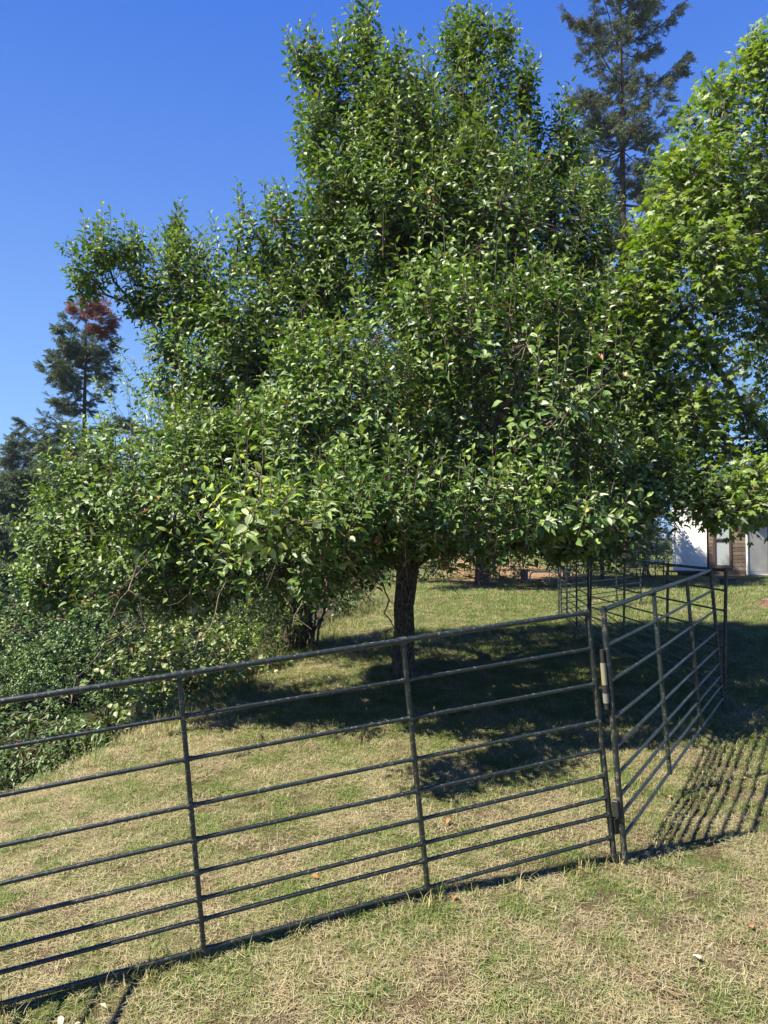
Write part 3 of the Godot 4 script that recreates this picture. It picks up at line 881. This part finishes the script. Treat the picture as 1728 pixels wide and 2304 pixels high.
# ---------------------------------------------------------------- shrubs
func bush(called: String, label: String, lobes: Array, leaf: Mesh, n: int, size: Vector2, ca: Color, cb: Color, stems: int, canes := 0, group := "") -> void:
	var cx := 0.0; var cz := 0.0
	for L in lobes: cx += L[0]; cz += L[2]
	cx /= lobes.size(); cz /= lobes.size()
	var foot := Vector3(cx, gy(cx, cz), cz)
	var t := thing(called, label, "shrub", foot, group)
	var xf := []; var cols := PackedColorArray()
	var tot := 0.0
	for L in lobes: tot += L[3] * L[4] + L[4] * L[5] + L[3] * L[5]
	for L in lobes:
		var C := Vector3(L[0], L[1], L[2])
		var k := int(n * (L[3] * L[4] + L[4] * L[5] + L[3] * L[5]) / tot)
		# sprays: short twigs that carry leaves, so the outline is ragged
		for s in int(k / 9.0) + 1:
			var dv := rdir()
			var q := C + Vector3(dv.x * L[3], dv.y * L[4], dv.z * L[5]) * (pow(rng.randf(), 0.25) if rng.randf() < 0.85 else rr(0.9, 1.3))
			var hole := n_fine.get_noise_3dv(q * 7.0)
			if hole < -0.12: continue
			var ax := (dv * 0.7 + Vector3.UP * 0.5 + rdir() * 0.8).normalized()
			var ln := rr(2.2, 6.0) * size.y
			var tone := clampf(rng.randf() * 0.7 + hole * 0.9, 0.0, 1.0)
			var fat := rr(0.7, 1.25)
			var sd := ax.cross(Vector3(.3, .25, .9)).normalized()
			for i in 9:
				var rad := sd.rotated(ax, i * 2.4)
				var ld := (ax * 0.5 + rad + Vector3.DOWN * rr(0, .5))
				xf.append(Transform3D(leaf_basis(ld, Vector3.UP + ax * .5, rng.randfn(0, .4), fat * rr(size.x, size.y)), q + ax * ln * (i / 9.0 - 0.5) - foot))
				var c := ca.lerp(cb, clampf(tone * 0.6 + rng.randf() * 0.4, 0, 1))
				cols.append(c)
	if stems > 0:
		var g := Geo.new()
		for i in stems:
			var L: Array = lobes[rng.randi() % lobes.size()]
			var a := foot + Vector3(rng.randfn(0, .16), -0.1, rng.randfn(0, .16))
			a.y = gy(a.x, a.z) - 0.05
			var b := Vector3(L[0], L[1], L[2]) + Vector3(rr(-.6, .6) * L[3], rr(-.2, .7) * L[4], rr(-.6, .6) * L[5])
			var pts := PackedVector3Array(); var rad := PackedFloat32Array()
			for k in 6:
				var u := k / 5.0
				pts.append(a.lerp(b, u) + Vector3.UP * 0.15 * sin(u * PI) + rdir() * .03 - foot)
				rad.append(lerpf(0.022, 0.006, u))
			g.tube(pts, rad, 5, false)
		part("stems", g.mesh(M.bark), t).set_meta("kind", "stuff")
	# arching canes that stand out of the mass, with leaves along them
	if canes > 0:
		var g := Geo.new()
		for i in canes:
			var L: Array = lobes[rng.randi() % lobes.size()]
			var a := Vector3(L[0], L[1], L[2]) + Vector3(rr(-.5, .5) * L[3], rr(0.1, .6) * L[4], rr(-.3, .7) * L[5])
			var az := rr(0, TAU); var ln := rr(0.6, 1.3)
			var dh := Vector3(cos(az), 0, sin(az) * 0.6 + 0.4).normalized()
			var pts := PackedVector3Array(); var rad := PackedFloat32Array()
			for k in 9:
				var u := k / 8.0
				pts.append(a + dh * ln * u * 0.85 + Vector3.UP * (ln * (0.75 * u - 0.85 * u * u)) - foot)
				rad.append(lerpf(0.007, 0.0025, u))
				if k > 1:
					for m in 3:
						xf.append(Transform3D(leaf_basis(rdir() + dh * .5 + Vector3.DOWN * .3, Vector3.UP, rng.randfn(0, .4), size.y * rr(.7, 1.15)), pts[-1] + rdir() * 0.03))
						cols.append(cb.lerp(ca, rng.randf() * 0.5) if rng.randf() < 0.94 else Color(.24, .12, .06))
			g.tube(pts, rad, 4, false)
		part("canes", g.mesh(M.cane), t).set_meta("kind", "stuff")
	many("leaves", leaf, xf, cols, t)

func make_bushes() -> void:
	rng.seed = 57
	var small := leaf_mesh(0.6, 0.2, 0.15, M.bush_leaf)
	var broad := leaf_mesh(0.85, 0.25, 0.25, M.bush_leaf, 0.15)
	var narrow := leaf_mesh(0.34, 0.25, 0.2, M.bush_leaf)
	var dk := Color(.040, .082, .020); var md := Color(.098, .160, .036); var br := Color(.20, .28, .055); var gy_ := Color(.23, .275, .125)
	bush("rose_bush", "dense dark green shrub with small leaves in the middle of the left bank", [[-4.3, 0.1, -10.6, 1.0, 1.0, 1.0], [-3.5, 0.15, -10.2, 0.7, 0.85, 0.8], [-5.3, 0.25, -11.0, 0.9, 0.95, 0.9], [-3.9, 0.95, -10.9, 0.6, 0.35, 0.6]], small, 17000, Vector2(.032, .055), dk, md, 10, 12)
	bush("bramble", "bramble with broad pale leaves spilling onto the lawn edge behind the panel", [[-2.35, -0.10, -9.4, 0.62, 0.62, 0.6], [-2.0, 0.02, -10.0, 0.5, 0.6, 0.5], [-2.75, -0.35, -8.9, 0.5, 0.5, 0.5], [-2.9, 0.2, -9.9, 0.55, 0.65, 0.5]], broad, 6800, Vector2(.05, .085), md, gy_, 9, 22)
	bush("elder_bush", "lower leafy shrub at the left edge behind the second rail", [[-4.0, -0.75, -8.3, 0.8, 0.65, 0.7], [-3.3, -0.80, -8.1, 0.5, 0.5, 0.5], [-4.8, -0.7, -8.4, 0.7, 0.8, 0.7], [-3.6, -0.55, -8.9, 0.7, 0.5, 0.6]], narrow, 10500, Vector2(.06, .10), dk, Color(.10, .155, .045), 8, 14)
	bush("weed_clump", "low dark weeds at the foot of the bank in the lower left", [[-4.0, -1.25, -7.2, 0.6, 0.4, 0.5], [-3.5, -1.0, -7.5, 0.4, 0.3, 0.4], [-4.7, -1.25, -7.4, 0.6, 0.5, 0.5]], narrow, 3600, Vector2(.05, .09), dk, md, 5)
	bush("locust_shrub", "yellow green feathery shrub under the low left branches of the apple tree", [[-2.1, 0.75, -11.2, 0.75, 0.55, 0.7], [-1.6, 0.5, -11.0, 0.5, 0.45, 0.5], [-2.6, 0.6, -11.4, 0.6, 0.6, 0.6]], small, 7500, Vector2(.03, .05), md, br, 0)
	bush("stemmed_shrub", "shrub of many thin dark stems at the lawn edge left of the apple trunk", [[-1.35, 1.25, -11.3, 0.6, 0.45, 0.5], [-0.9, 1.35, -11.5, 0.55, 0.4, 0.5], [-1.6, 1.55, -11.6, 0.6, 0.5, 0.5]], small, 5200, Vector2(.035, .06), dk, md, 30)
	bush("dark_shrub", "dark shrub behind the apple trunk at the lawn edge", [[-1.4, 0.75, -15.2, 0.8, 0.75, 0.8], [-0.9, 0.8, -17.0, 0.7, 0.85, 0.8], [-2.2, 0.6, -14.2, 0.8, 0.8, 0.8], [-3.0, 0.7, -14.5, 1.0, 1.1, 1.0]], broad, 7500, Vector2(.05, .08), dk, Color(.06, .10, .03), 8)
	bush("dark_shrub", "tall dark shrub far left of the trunk, behind the feathery shrub", [[-3.6, 0.9, -14.5, 1.3, 1.3, 1.0], [-5.2, 0.6, -14.0, 1.3, 1.2, 1.0], [-7.0, 0.2, -14.0, 1.4, 1.2, 1.0]], small, 8500, Vector2(.05, .08), dk, md, 8)
	bush("bank_shrub", "pale green shrub at the far left edge above the dark bank shrub", [[-6.4, -0.2, -11.5, 0.9, 0.9, 0.8], [-7.4, -0.4, -11.0, 0.9, 0.9, 0.8]], narrow, 5000, Vector2(.05, .09), md, br, 5, 8)
	# the far edge of the lawn
	bush("hedge_shrub", "olive shrub right of the thick bare trunk at the back of the lawn", [[4.25, 1.1, -25.0, 0.8, 0.85, 0.7], [3.6, 1.5, -26.5, 0.9, 1.1, 0.8]], small, 4200, Vector2(.07, .11), md, gy_, 6)
	bush("hedge_shrub", "dark shrub between the apple trunk and the thick bare trunk, far back", [[1.3, 1.0, -25.0, 1.0, 0.9, 0.9], [2.3, 1.2, -26.0, 0.9, 1.0, 0.8], [0.2, 1.1, -24.0, 1.0, 1.1, 0.9]], small, 5200, Vector2(.07, .11), dk, md, 6)
	bush("hedge_shrub", "tall shrub behind the wooden gate posts, mostly in shade", [[5.6, 2.2, -31.0, 1.3, 1.5, 1.0], [7.2, 2.1, -31.0, 1.2, 1.6, 1.0], [4.2, 2.4, -32.0, 1.3, 1.8, 1.0]], small, 7000, Vector2(.08, .12), dk, md, 8)
	bush("hedge_shrub", "sunlit pale green shrub against the white building", [[9.6, 1.6, -26.2, 0.95, 1.3, 0.7], [8.9, 0.95, -25.6, 0.7, 0.75, 0.6], [10.3, 2.4, -26.6, 0.6, 0.9, 0.5]], small, 6200, Vector2(.06, .10), md, Color(.17, .22, .08), 8)
	bush("hedge_shrub", "shrub between the slim young tree and the sunlit shrub", [[7.7, 1.15, -27.0, 0.8, 0.85, 0.7], [8.3, 1.7, -28.0, 0.9, 1.2, 0.7], [6.6, 1.0, -26.6, 0.7, 0.7, 0.6]], small, 5200, Vector2(.06, .10), dk, md, 6)

# ---------------------------------------------------------------- livestock panels
const RAILS := [0.0, 0.125, 0.22, 0.34, 0.485, 0.643, 0.85, 1.05, 1.25]
func livestock_panel(label: String, p0: Vector3, p1: Vector3, lean: float, leg := 0.13, bays := 3) -> Node3D:
	# p0, p1: the ends of the bottom rail
	var t := thing("fence_panel", label, "fence panel", p0, "dark green steel livestock panels")
	var ax := (p1 - p0).normalized()
	var out := ax.cross(Vector3.UP).normalized()
	var up := out.cross(ax).normalized()
	up = up.rotated(ax, lean)
	var L := p0.distance_to(p1)
	for i in RAILS.size():
		var y: float = RAILS[i]
		var g := Geo.new()
		var r := 0.0145 if i == RAILS.size() - 1 else 0.0100
		var pts := PackedVector3Array(); var rad := PackedFloat32Array()
		var bow := rr(-.007, .007); var bow2 := rr(-.004, .004)
		var us := [0.0, 0.004, 0.007]
		for b in bays:                             # swollen weld beads where the rail meets each upright
			for w in 3: us.append((b + (w + 1) * 0.25) / bays)
			if b < bays - 1:
				for w in [-0.0080, -0.0058, 0.0058, 0.0080]: us.append((b + 1.0) / bays + w)
		us.append_array([0.993, 0.996, 1.0])
		us.sort()
		for u in us:
			pts.append(ax * (0.012 + (L - 0.024) * u) + up * (y + bow * sin(u * PI) + bow2 * sin(u * TAU)))
			var weld: bool = u < 0.005 or u > 0.995 or absf(fposmod(u * bays + 0.5, 1.0) - 0.5) < 0.0058 * bays + 0.0005
			rad.append(r * (1.32 if weld else 1.0))
		g.tube(pts, rad, 12, false)
		part("rail", g.mesh(M.panel_paint), t)
	for e in [0.0, L]:
		var g := Geo.new()
		rod(g, ax * e - up * leg, ax * e + up * 1.262, 0.0168, 12)
		part("end_post", g.mesh(M.panel_post_paint), t)
	for b in range(1, bays):
		var g := Geo.new()
		var x := L * b / bays
		var B := Basis(ax, up, ax.cross(up))
		g.box(Transform3D(B, ax * x + up * 0.616), Vector3(0.0115, 0.632, 0.0140), 0.005)
		g.box(Transform3D(B, ax * x + up * 1.236), Vector3(0.0175, 0.012, 0.0195), 0.006)
		part("upright", g.mesh(M.panel_paint), t)
	return t

func make_panels() -> void:
	rng.seed = 77
	var A0 := Vector3(-1.87, -0.055, -2.98); var A1 := Vector3(1.266, 0.262, -4.02)
	var front := livestock_panel("nearest long panel running across the front of the picture", A0, A1, -0.03)
	livestock_panel("panel turning back from the left end of the front panel", on(-1.97, 2.93, 0.04), on(-2.02, -0.45, 0.10), 0.0)
	var c0 := Vector3(1.318, 0.275, -3.99); var D := on(3.30, 7.0, 0.14)
	var second := livestock_panel("panel hinged to the front panel and running back to the right corner", c0, D, -0.07)
	var D2 := on(3.36, 7.09, 0.13)
	var F := on(3.07, 10.68, 0.13)
	livestock_panel("panel on the right side of the pen going away from the near corner", D2, F, 0.02)
	var F2 := on(3.075, 10.77, 0.13); var G := on(3.47, 14.2, 0.12)
	livestock_panel("panel on the right side of the pen in front of the far left corner", F2, G, 0.0)
	var G2 := on(3.54, 14.28, 0.12); var H := on(5.93, 16.5, 0.12)
	livestock_panel("farthest panel closing the back of the pen", G2, H, 0.0)
	# latch sleeve, tape and hinge blocks on the posts where the two front panels meet
	var ax := (D - c0).normalized(); var out := ax.cross(Vector3.UP).normalized()
	var up := out.cross(ax).normalized().rotated(ax, -0.07)
	var g := Geo.new()
	var off := Vector3(-0.030, 0, 0.010)
	rod(g, up * 0.70 + off, up * 1.03 + off, 0.0125, 10)
	part("latch_tube", g.mesh(M.dark_steel), second)
	for q in [[0.835, 0.955, "tape", 0.0155], [0.79, 0.834, "dark_steel", 0.0175], [0.735, 0.789, "tape_white", 0.0165]]:
		g = Geo.new()
		rod(g, up * q[0] + off, up * q[1] + off, q[3], 10)
		part("latch_sleeve", g.mesh(M[q[2]]), second)
	g = Geo.new()
	g.box(Transform3D(Basis(ax, up, ax.cross(up)), up * 0.16 + Vector3(-0.028, 0, 0.01)), Vector3(0.018, 0.045, 0.018))
	part("hinge_block", g.mesh(M.dark_steel), second)
	var ax1 := (A1 - A0).normalized()
	var up1 := ax1.cross(Vector3.UP).normalized().cross(ax1).normalized().rotated(ax1, -0.03)
	g = Geo.new()
	g.box(Transform3D(Basis(ax1, up1, ax1.cross(up1)), (A1 - A0) + up1 * 0.06 + ax1 * 0.033), Vector3(0.02, 0.045, 0.018))
	part("hinge_block", g.mesh(M.dark_steel), front)

# ---------------------------------------------------------------- the sheds and small things at the back
func box_part(called: String, parent: Node3D, c: Vector3, h: Vector3, m: Material, bev := 0.006) -> MeshInstance3D:
	var g := Geo.new()
	g.box(Transform3D(Basis(), c), h, bev)
	return part(called, g.mesh(m), parent)

func make_buildings() -> void:
	rng.seed = 91
	# white clapboard building on blocks
	var y0 := gy(11.0, -27.0)
	var t := thing("white_building", "white clapboard building raised on blocks at the back right", "building", Vector3(11.02, y0, -27.2))
	t.rotation.y = -0.39; t.scale.x = 0.72
	box_part("wall", t, Vector3(0.82, 1.72, -2.2), Vector3(0.80, 1.5, 2.17), M.white_paint)
	for i in 14:
		var g := Geo.new()
		var B := Basis(Vector3.RIGHT, -0.025)
		g.box(Transform3D(B, Vector3(0.82, 0.30 + i * 0.21, 0.0)), Vector3(0.815, 0.108, 0.010), 0.003)
		part("clapboard", g.mesh(M.white_paint), t)
	box_part("corner_board", t, Vector3(0.03, 1.75, 0.03), Vector3(0.045, 1.55, 0.02), M.white_paint)
	box_part("skirt_beam", t, Vector3(0.60, 0.15, 0.06), Vector3(1.15, 0.035, 0.06), M.old_plank_1)
	for x in [-0.3, 0.5, 1.4]: box_part("block_pier", t, Vector3(x, 0.03, -0.1), Vector3(0.09, 0.10, 0.12), M.old_plank_0)
	var rf := Geo.new()
	rf.box(Transform3D(Basis(Vector3.BACK, 0.35), Vector3(0.2, 3.45, -2.2)), Vector3(0.85, 0.04, 2.5))
	rf.box(Transform3D(Basis(Vector3.BACK, -0.35), Vector3(1.55, 3.40, -2.2)), Vector3(0.65, 0.04, 2.5))
	part("roof", rf.mesh(M.old_plank_0), t)
	# weathered plank shed
	y0 = gy(12.8, -27.0)
	t = thing("plank_shed", "weathered brown plank shed with a tall window between white building and tan doors", "shed", Vector3(12.16, y0, -26.72))
	t.rotation.y = -0.39; t.scale.x = 0.83
	box_part("wall", t, Vector3(0.75, 1.6, -1.6), Vector3(0.73, 1.55, 1.57), M.old_plank_0)
	for i in 22:
		var y := 0.12 + i * 0.142
		var mt: Material = M["old_plank_%d" % (rng.randi() % 3)]
		var tilt := Basis(Vector3.RIGHT, -0.06)
		if y > 0.28 and y < 2.35:
			for s in [[0.0, 0.19], [0.93, 1.5]]:
				var g := Geo.new()
				g.box(Transform3D(tilt, Vector3((s[0] + s[1]) * 0.5, y, 0.0)), Vector3((s[1] - s[0]) * 0.5, 0.069, 0.014), 0.004)
				part("plank", g.mesh(mt), t)
		else:
			var g := Geo.new()
			g.box(Transform3D(tilt, Vector3(0.75, y, 0.0)), Vector3(0.75, 0.069, 0.014), 0.004)
			part("plank", g.mesh(mt), t)
	var win := Node3D.new(); win.name = "window"; t.add_child(win)
	for s in [[0.235, 1.32, 0.045, 1.05], [0.885, 1.32, 0.045, 1.05], [0.56, 2.32, 0.28, 0.05], [0.56, 1.33, 0.28, 0.03], [0.56, 0.31, 0.30, 0.04]]:
		box_part("frame", win, Vector3(s[0], s[1], 0.02), Vector3(s[2], s[3], 0.035), M.frame_brown)
	box_part("blind", win, Vector3(0.56, 1.82, -0.012), Vector3(0.27, 0.44, 0.006), M.blind)
	box_part("blind", win, Vector3(0.56, 0.80, -0.012), Vector3(0.27, 0.42, 0.006), M.blind)
	for y in [1.82, 0.83]: box_part("pane", win, Vector3(0.56, y, 0.008), Vector3(0.275, 0.45, 0.003), M.window_pane, 0.001)
	var r2 := Geo.new()
	r2.box(Transform3D(Basis(Vector3.RIGHT, 0.12), Vector3(0.75, 3.3, -1.4)), Vector3(0.95, 0.04, 2.0))
	part("roof", r2.mesh(M.old_plank_0), t)
	box_part("sill_beam", t, Vector3(0.75, 0.0, -0.02), Vector3(0.75, 0.05, 0.05), M.old_plank_2)
	# tan metal store with double doors
	y0 = gy(14.2, -26.3)
	t = thing("metal_store", "tan metal store with closed double doors at the right edge", "shed", Vector3(13.33, y0, -26.22))
	t.rotation.y = 0.10
	box_part("body", t, Vector3(1.5, 1.55, -1.8), Vector3(1.48, 1.45, 1.77), M.tan_metal)
	box_part("door", t, Vector3(0.42, 1.44, 0.0), Vector3(0.38, 1.30, 0.022), M.tan_metal)
	var d2 := box_part("door", t, Vector3(1.22, 1.44, 0.0), Vector3(0.40, 1.30, 0.022), M.tan_metal)
	box_part("door", t, Vector3(2.08, 1.44, 0.0), Vector3(0.43, 1.30, 0.022), M.tan_metal)
	box_part("frame", t, Vector3(0.005, 1.42, 0.01), Vector3(0.022, 1.40, 0.035), M.white_paint)
	box_part("frame", t, Vector3(1.3, 0.09, 0.0), Vector3(1.27, 0.03, 0.03), M.grey_concrete)
	box_part("step", t, Vector3(0.45, 0.0, 0.12), Vector3(0.45, 0.055, 0.16), M.grey_concrete, 0.012)
	var hg := Geo.new()
	rod(hg, Vector3(0.86, 1.05, 0.04), Vector3(0.86, 1.22, 0.04), 0.012, 8)
	rod(hg, Vector3(0.86, 1.14, 0.0), Vector3(0.86, 1.14, 0.05), 0.02, 8)
	part("handle", hg.mesh(M.dark_steel), t)
	# wooden posts and a pipe gate at the back of the lawn
	for q in [[4.42, 22.5, "short square wooden gate post at the left end of the pipe rail"], [5.85, 22.9, "short wooden gate post at the right end of the pipe rail"]]:
		var f := on(q[0], q[1])
		var po := thing("gate_post", q[2], "post", f, "wooden gate posts")
		box_part("post", po, Vector3(0, 0.2, 0), Vector3(0.10, 0.24, 0.10), M.old_plank_1, 0.015)
		box_part("cap", po, Vector3(0, 0.452, 0), Vector3(0.115, 0.012, 0.115), M.old_plank_2, 0.006)
	var f2 := on(4.62, 22.6)
	t = thing("pipe_rail", "pale bent pipe rail between the two wooden gate posts", "rail", f2)
	var g3 := Geo.new()
	var cp := PackedVector3Array([Vector3(0, 0.02, 0), Vector3(0, 0.25, 0), Vector3(0.03, 0.33, 0), Vector3(0.12, 0.375, 0), Vector3(1.0, 0.375, -.1), Vector3(1.14, 0.375, -.12)])
	var cr := PackedFloat32Array(); cr.resize(6); cr.fill(0.024)
	g3.tube(cp, cr, 8)
	part("pipe", g3.mesh(M.gate_pipe), t)
	g3 = Geo.new()
	rod(g3, Vector3(0.62, 0.0, -.06), Vector3(0.62, 0.36, -.06), 0.014, 8)
	part("strut", g3.mesh(M.gate_pipe), t)
	# small things
	var f3 := on(10.5, 21.8)
	t = thing("storage_tub", "dark blue lidded tub on the grass in front of the shed", "tub", f3)
	var g4 := Geo.new()
	g4.box(Transform3D(Basis(Vector3.UP, 0.2), Vector3(0, 0.085, 0)), Vector3(0.21, 0.095, 0.15), 0.03)
	part("body", g4.mesh(M.blue_dark), t)
	g4 = Geo.new()
	g4.box(Transform3D(Basis(Vector3.UP, 0.2), Vector3(0, 0.19, 0)), Vector3(0.235, 0.016, 0.17), 0.012)
	part("lid", g4.mesh(M.dark_steel), t)
	var f4 := on(8.35, 15.4)
	t = thing("tree_stump", "low reddish brown stump on the lawn at the right edge", "stump", f4)
	var g5 := Geo.new()
	g5.tube(PackedVector3Array([Vector3(0, -.08, 0), Vector3(0, 0.0, 0), Vector3(0.01, 0.08, 0), Vector3(0.0, 0.17, 0)]), PackedFloat32Array([0.31, 0.27, 0.22, 0.20]), 14)
	part("stump", g5.mesh(M.stump_wood), t)
	var f5 := on(9.75, 25.6)
	t = thing("work_table", "small weathered table beside the white building", "table", f5)
	box_part("tabletop", t, Vector3(0, 0.62, 0), Vector3(0.42, 0.02, 0.28), M.gate_pipe)
	for q in [[-.36, -.22], [.36, -.22], [-.36, .22], [.36, .22]]: box_part("leg", t, Vector3(q[0], 0.30, q[1]), Vector3(0.022, 0.30, 0.022), M.old_plank_2)

func make_litter() -> void:
	rng.seed = 99
	var brown := leaf_mesh(0.6, 0.35, 0.3, M.dry_leaf, 0.4)
	var pale := leaf_mesh(0.5, 0.3, 0.3, M.pale_leaf, 0.3)
	for q in [[2.6, 5.2, "orange dead leaf in the shade right of the back corner post"], [1.95, 4.9, "orange dead leaf on the grass just inside the right panel"], [0.42, 4.6, "brown dead leaf on bare soil behind the middle bay of the front panel"], [1.7, 3.35, "orange dead leaf on the open grass nearest the bottom right"],
			[2.55, 4.1, "orange dead leaf among the shadow stripes of the right panel"], [-0.4, 3.95, "brown dead leaf behind the second upright of the front panel"], [0.35, 3.62, "tan dead leaf just in front of the middle of the front panel"], [2.0, 3.62, "orange dead leaf at the right edge of the foreground grass"]]:
		var o := part(numbered("fallen_leaf"), brown, self)
		tag(o, q[2], "fallen leaf", "dead orange leaves on the lawn")
		o.transform = Transform3D(Basis(Vector3.UP, rr(0, TAU)).rotated(Vector3.RIGHT, rr(-.2, .2)) * rr(0.05, 0.07), on(q[0], q[1], 0.03))
	for q in [[-1.32, 2.98, "largest pale withered leaf at the bottom left below the front panel"], [-1.22, 2.93, "pale withered leaf nearest the bottom edge at the left"], [1.36, 3.12, "pale curled leaf alone on the grass at lower right"], [-1.18, 3.03, "pale withered leaf touching the shadow stripe at bottom left"]]:
		var o := part(numbered("cut_leaf"), pale, self)
		tag(o, q[2], "fallen leaf", "pale withered leaves on the lawn")
		o.transform = Transform3D(Basis(Vector3.UP, rr(0, TAU)).rotated(Vector3.RIGHT, rr(-.3, .3)) * rr(0.03, 0.055), on(q[0], q[1], 0.035))

# ----------------------------------------------------------------
func _ready() -> void:
	var cam := Camera3D.new()
	cam.name = "camera"
	cam.fov = 71.4; cam.near = 0.1; cam.far = 4000.0
	cam.position = Vector3(0, 1.93, 0)
	cam.rotation_degrees = Vector3(2.0, 0, 0)
	add_child(cam); cam.current = true
	var sky := ProceduralSkyMaterial.new()
	sky.sky_top_color = lin(.0085, .047, .235)
	sky.sky_horizon_color = lin(.135, .250, .405)
	sky.sky_curve = 0.25
	sky.sky_energy_multiplier = 1.0
	sky.ground_bottom_color = lin(.10, .10, .07)
	sky.ground_horizon_color = lin(.30, .38, .45)
	sky.sun_angle_max = 12.0; sky.sun_curve = 0.1
	var env := Environment.new()
	env.background_mode = Environment.BG_SKY
	env.sky = Sky.new(); env.sky.sky_material = sky
	env.tonemap_mode = Environment.TONE_MAPPER_LINEAR
	env.tonemap_exposure = 3.1
	env.fog_enabled = true; env.fog_density = 0.0003; env.fog_light_color = Color(0.78, 0.86, 1.0)
	env.sdfgi_enabled = true; env.ssao_enabled = true; env.ssil_enabled = true
	var we := WorldEnvironment.new()
	we.name = "world"; we.environment = env
	add_child(we)
	var sun := DirectionalLight3D.new()
	sun.name = "sun"
	sun.light_color = Color(1.0, 0.955, 0.87); sun.light_energy = 1.6
	sun.light_angular_distance = 0.53; sun.shadow_enabled = true
	var el := deg_to_rad(52.0); var az := deg_to_rad(20.0)   # light travels right and a little away
	var travel := Vector3(cos(az) * cos(el), -sin(el), -sin(az) * cos(el))
	sun.basis = Basis.looking_at(travel, Vector3.UP)
	add_child(sun)
	n_big.seed = 3; n_big.frequency = 0.06; n_big.fractal_octaves = 3
	n_mid.seed = 4; n_mid.frequency = 0.12; n_mid.fractal_octaves = 3
	n_fine.seed = 8; n_fine.frequency = 0.2; n_fine.fractal_octaves = 4
	make_materials()
	make_ground()
	make_buildings()
	make_conifers()
	make_maple()
	make_apple_tree()
	make_bushes()
	make_panels()
	make_grass()
	make_litter()
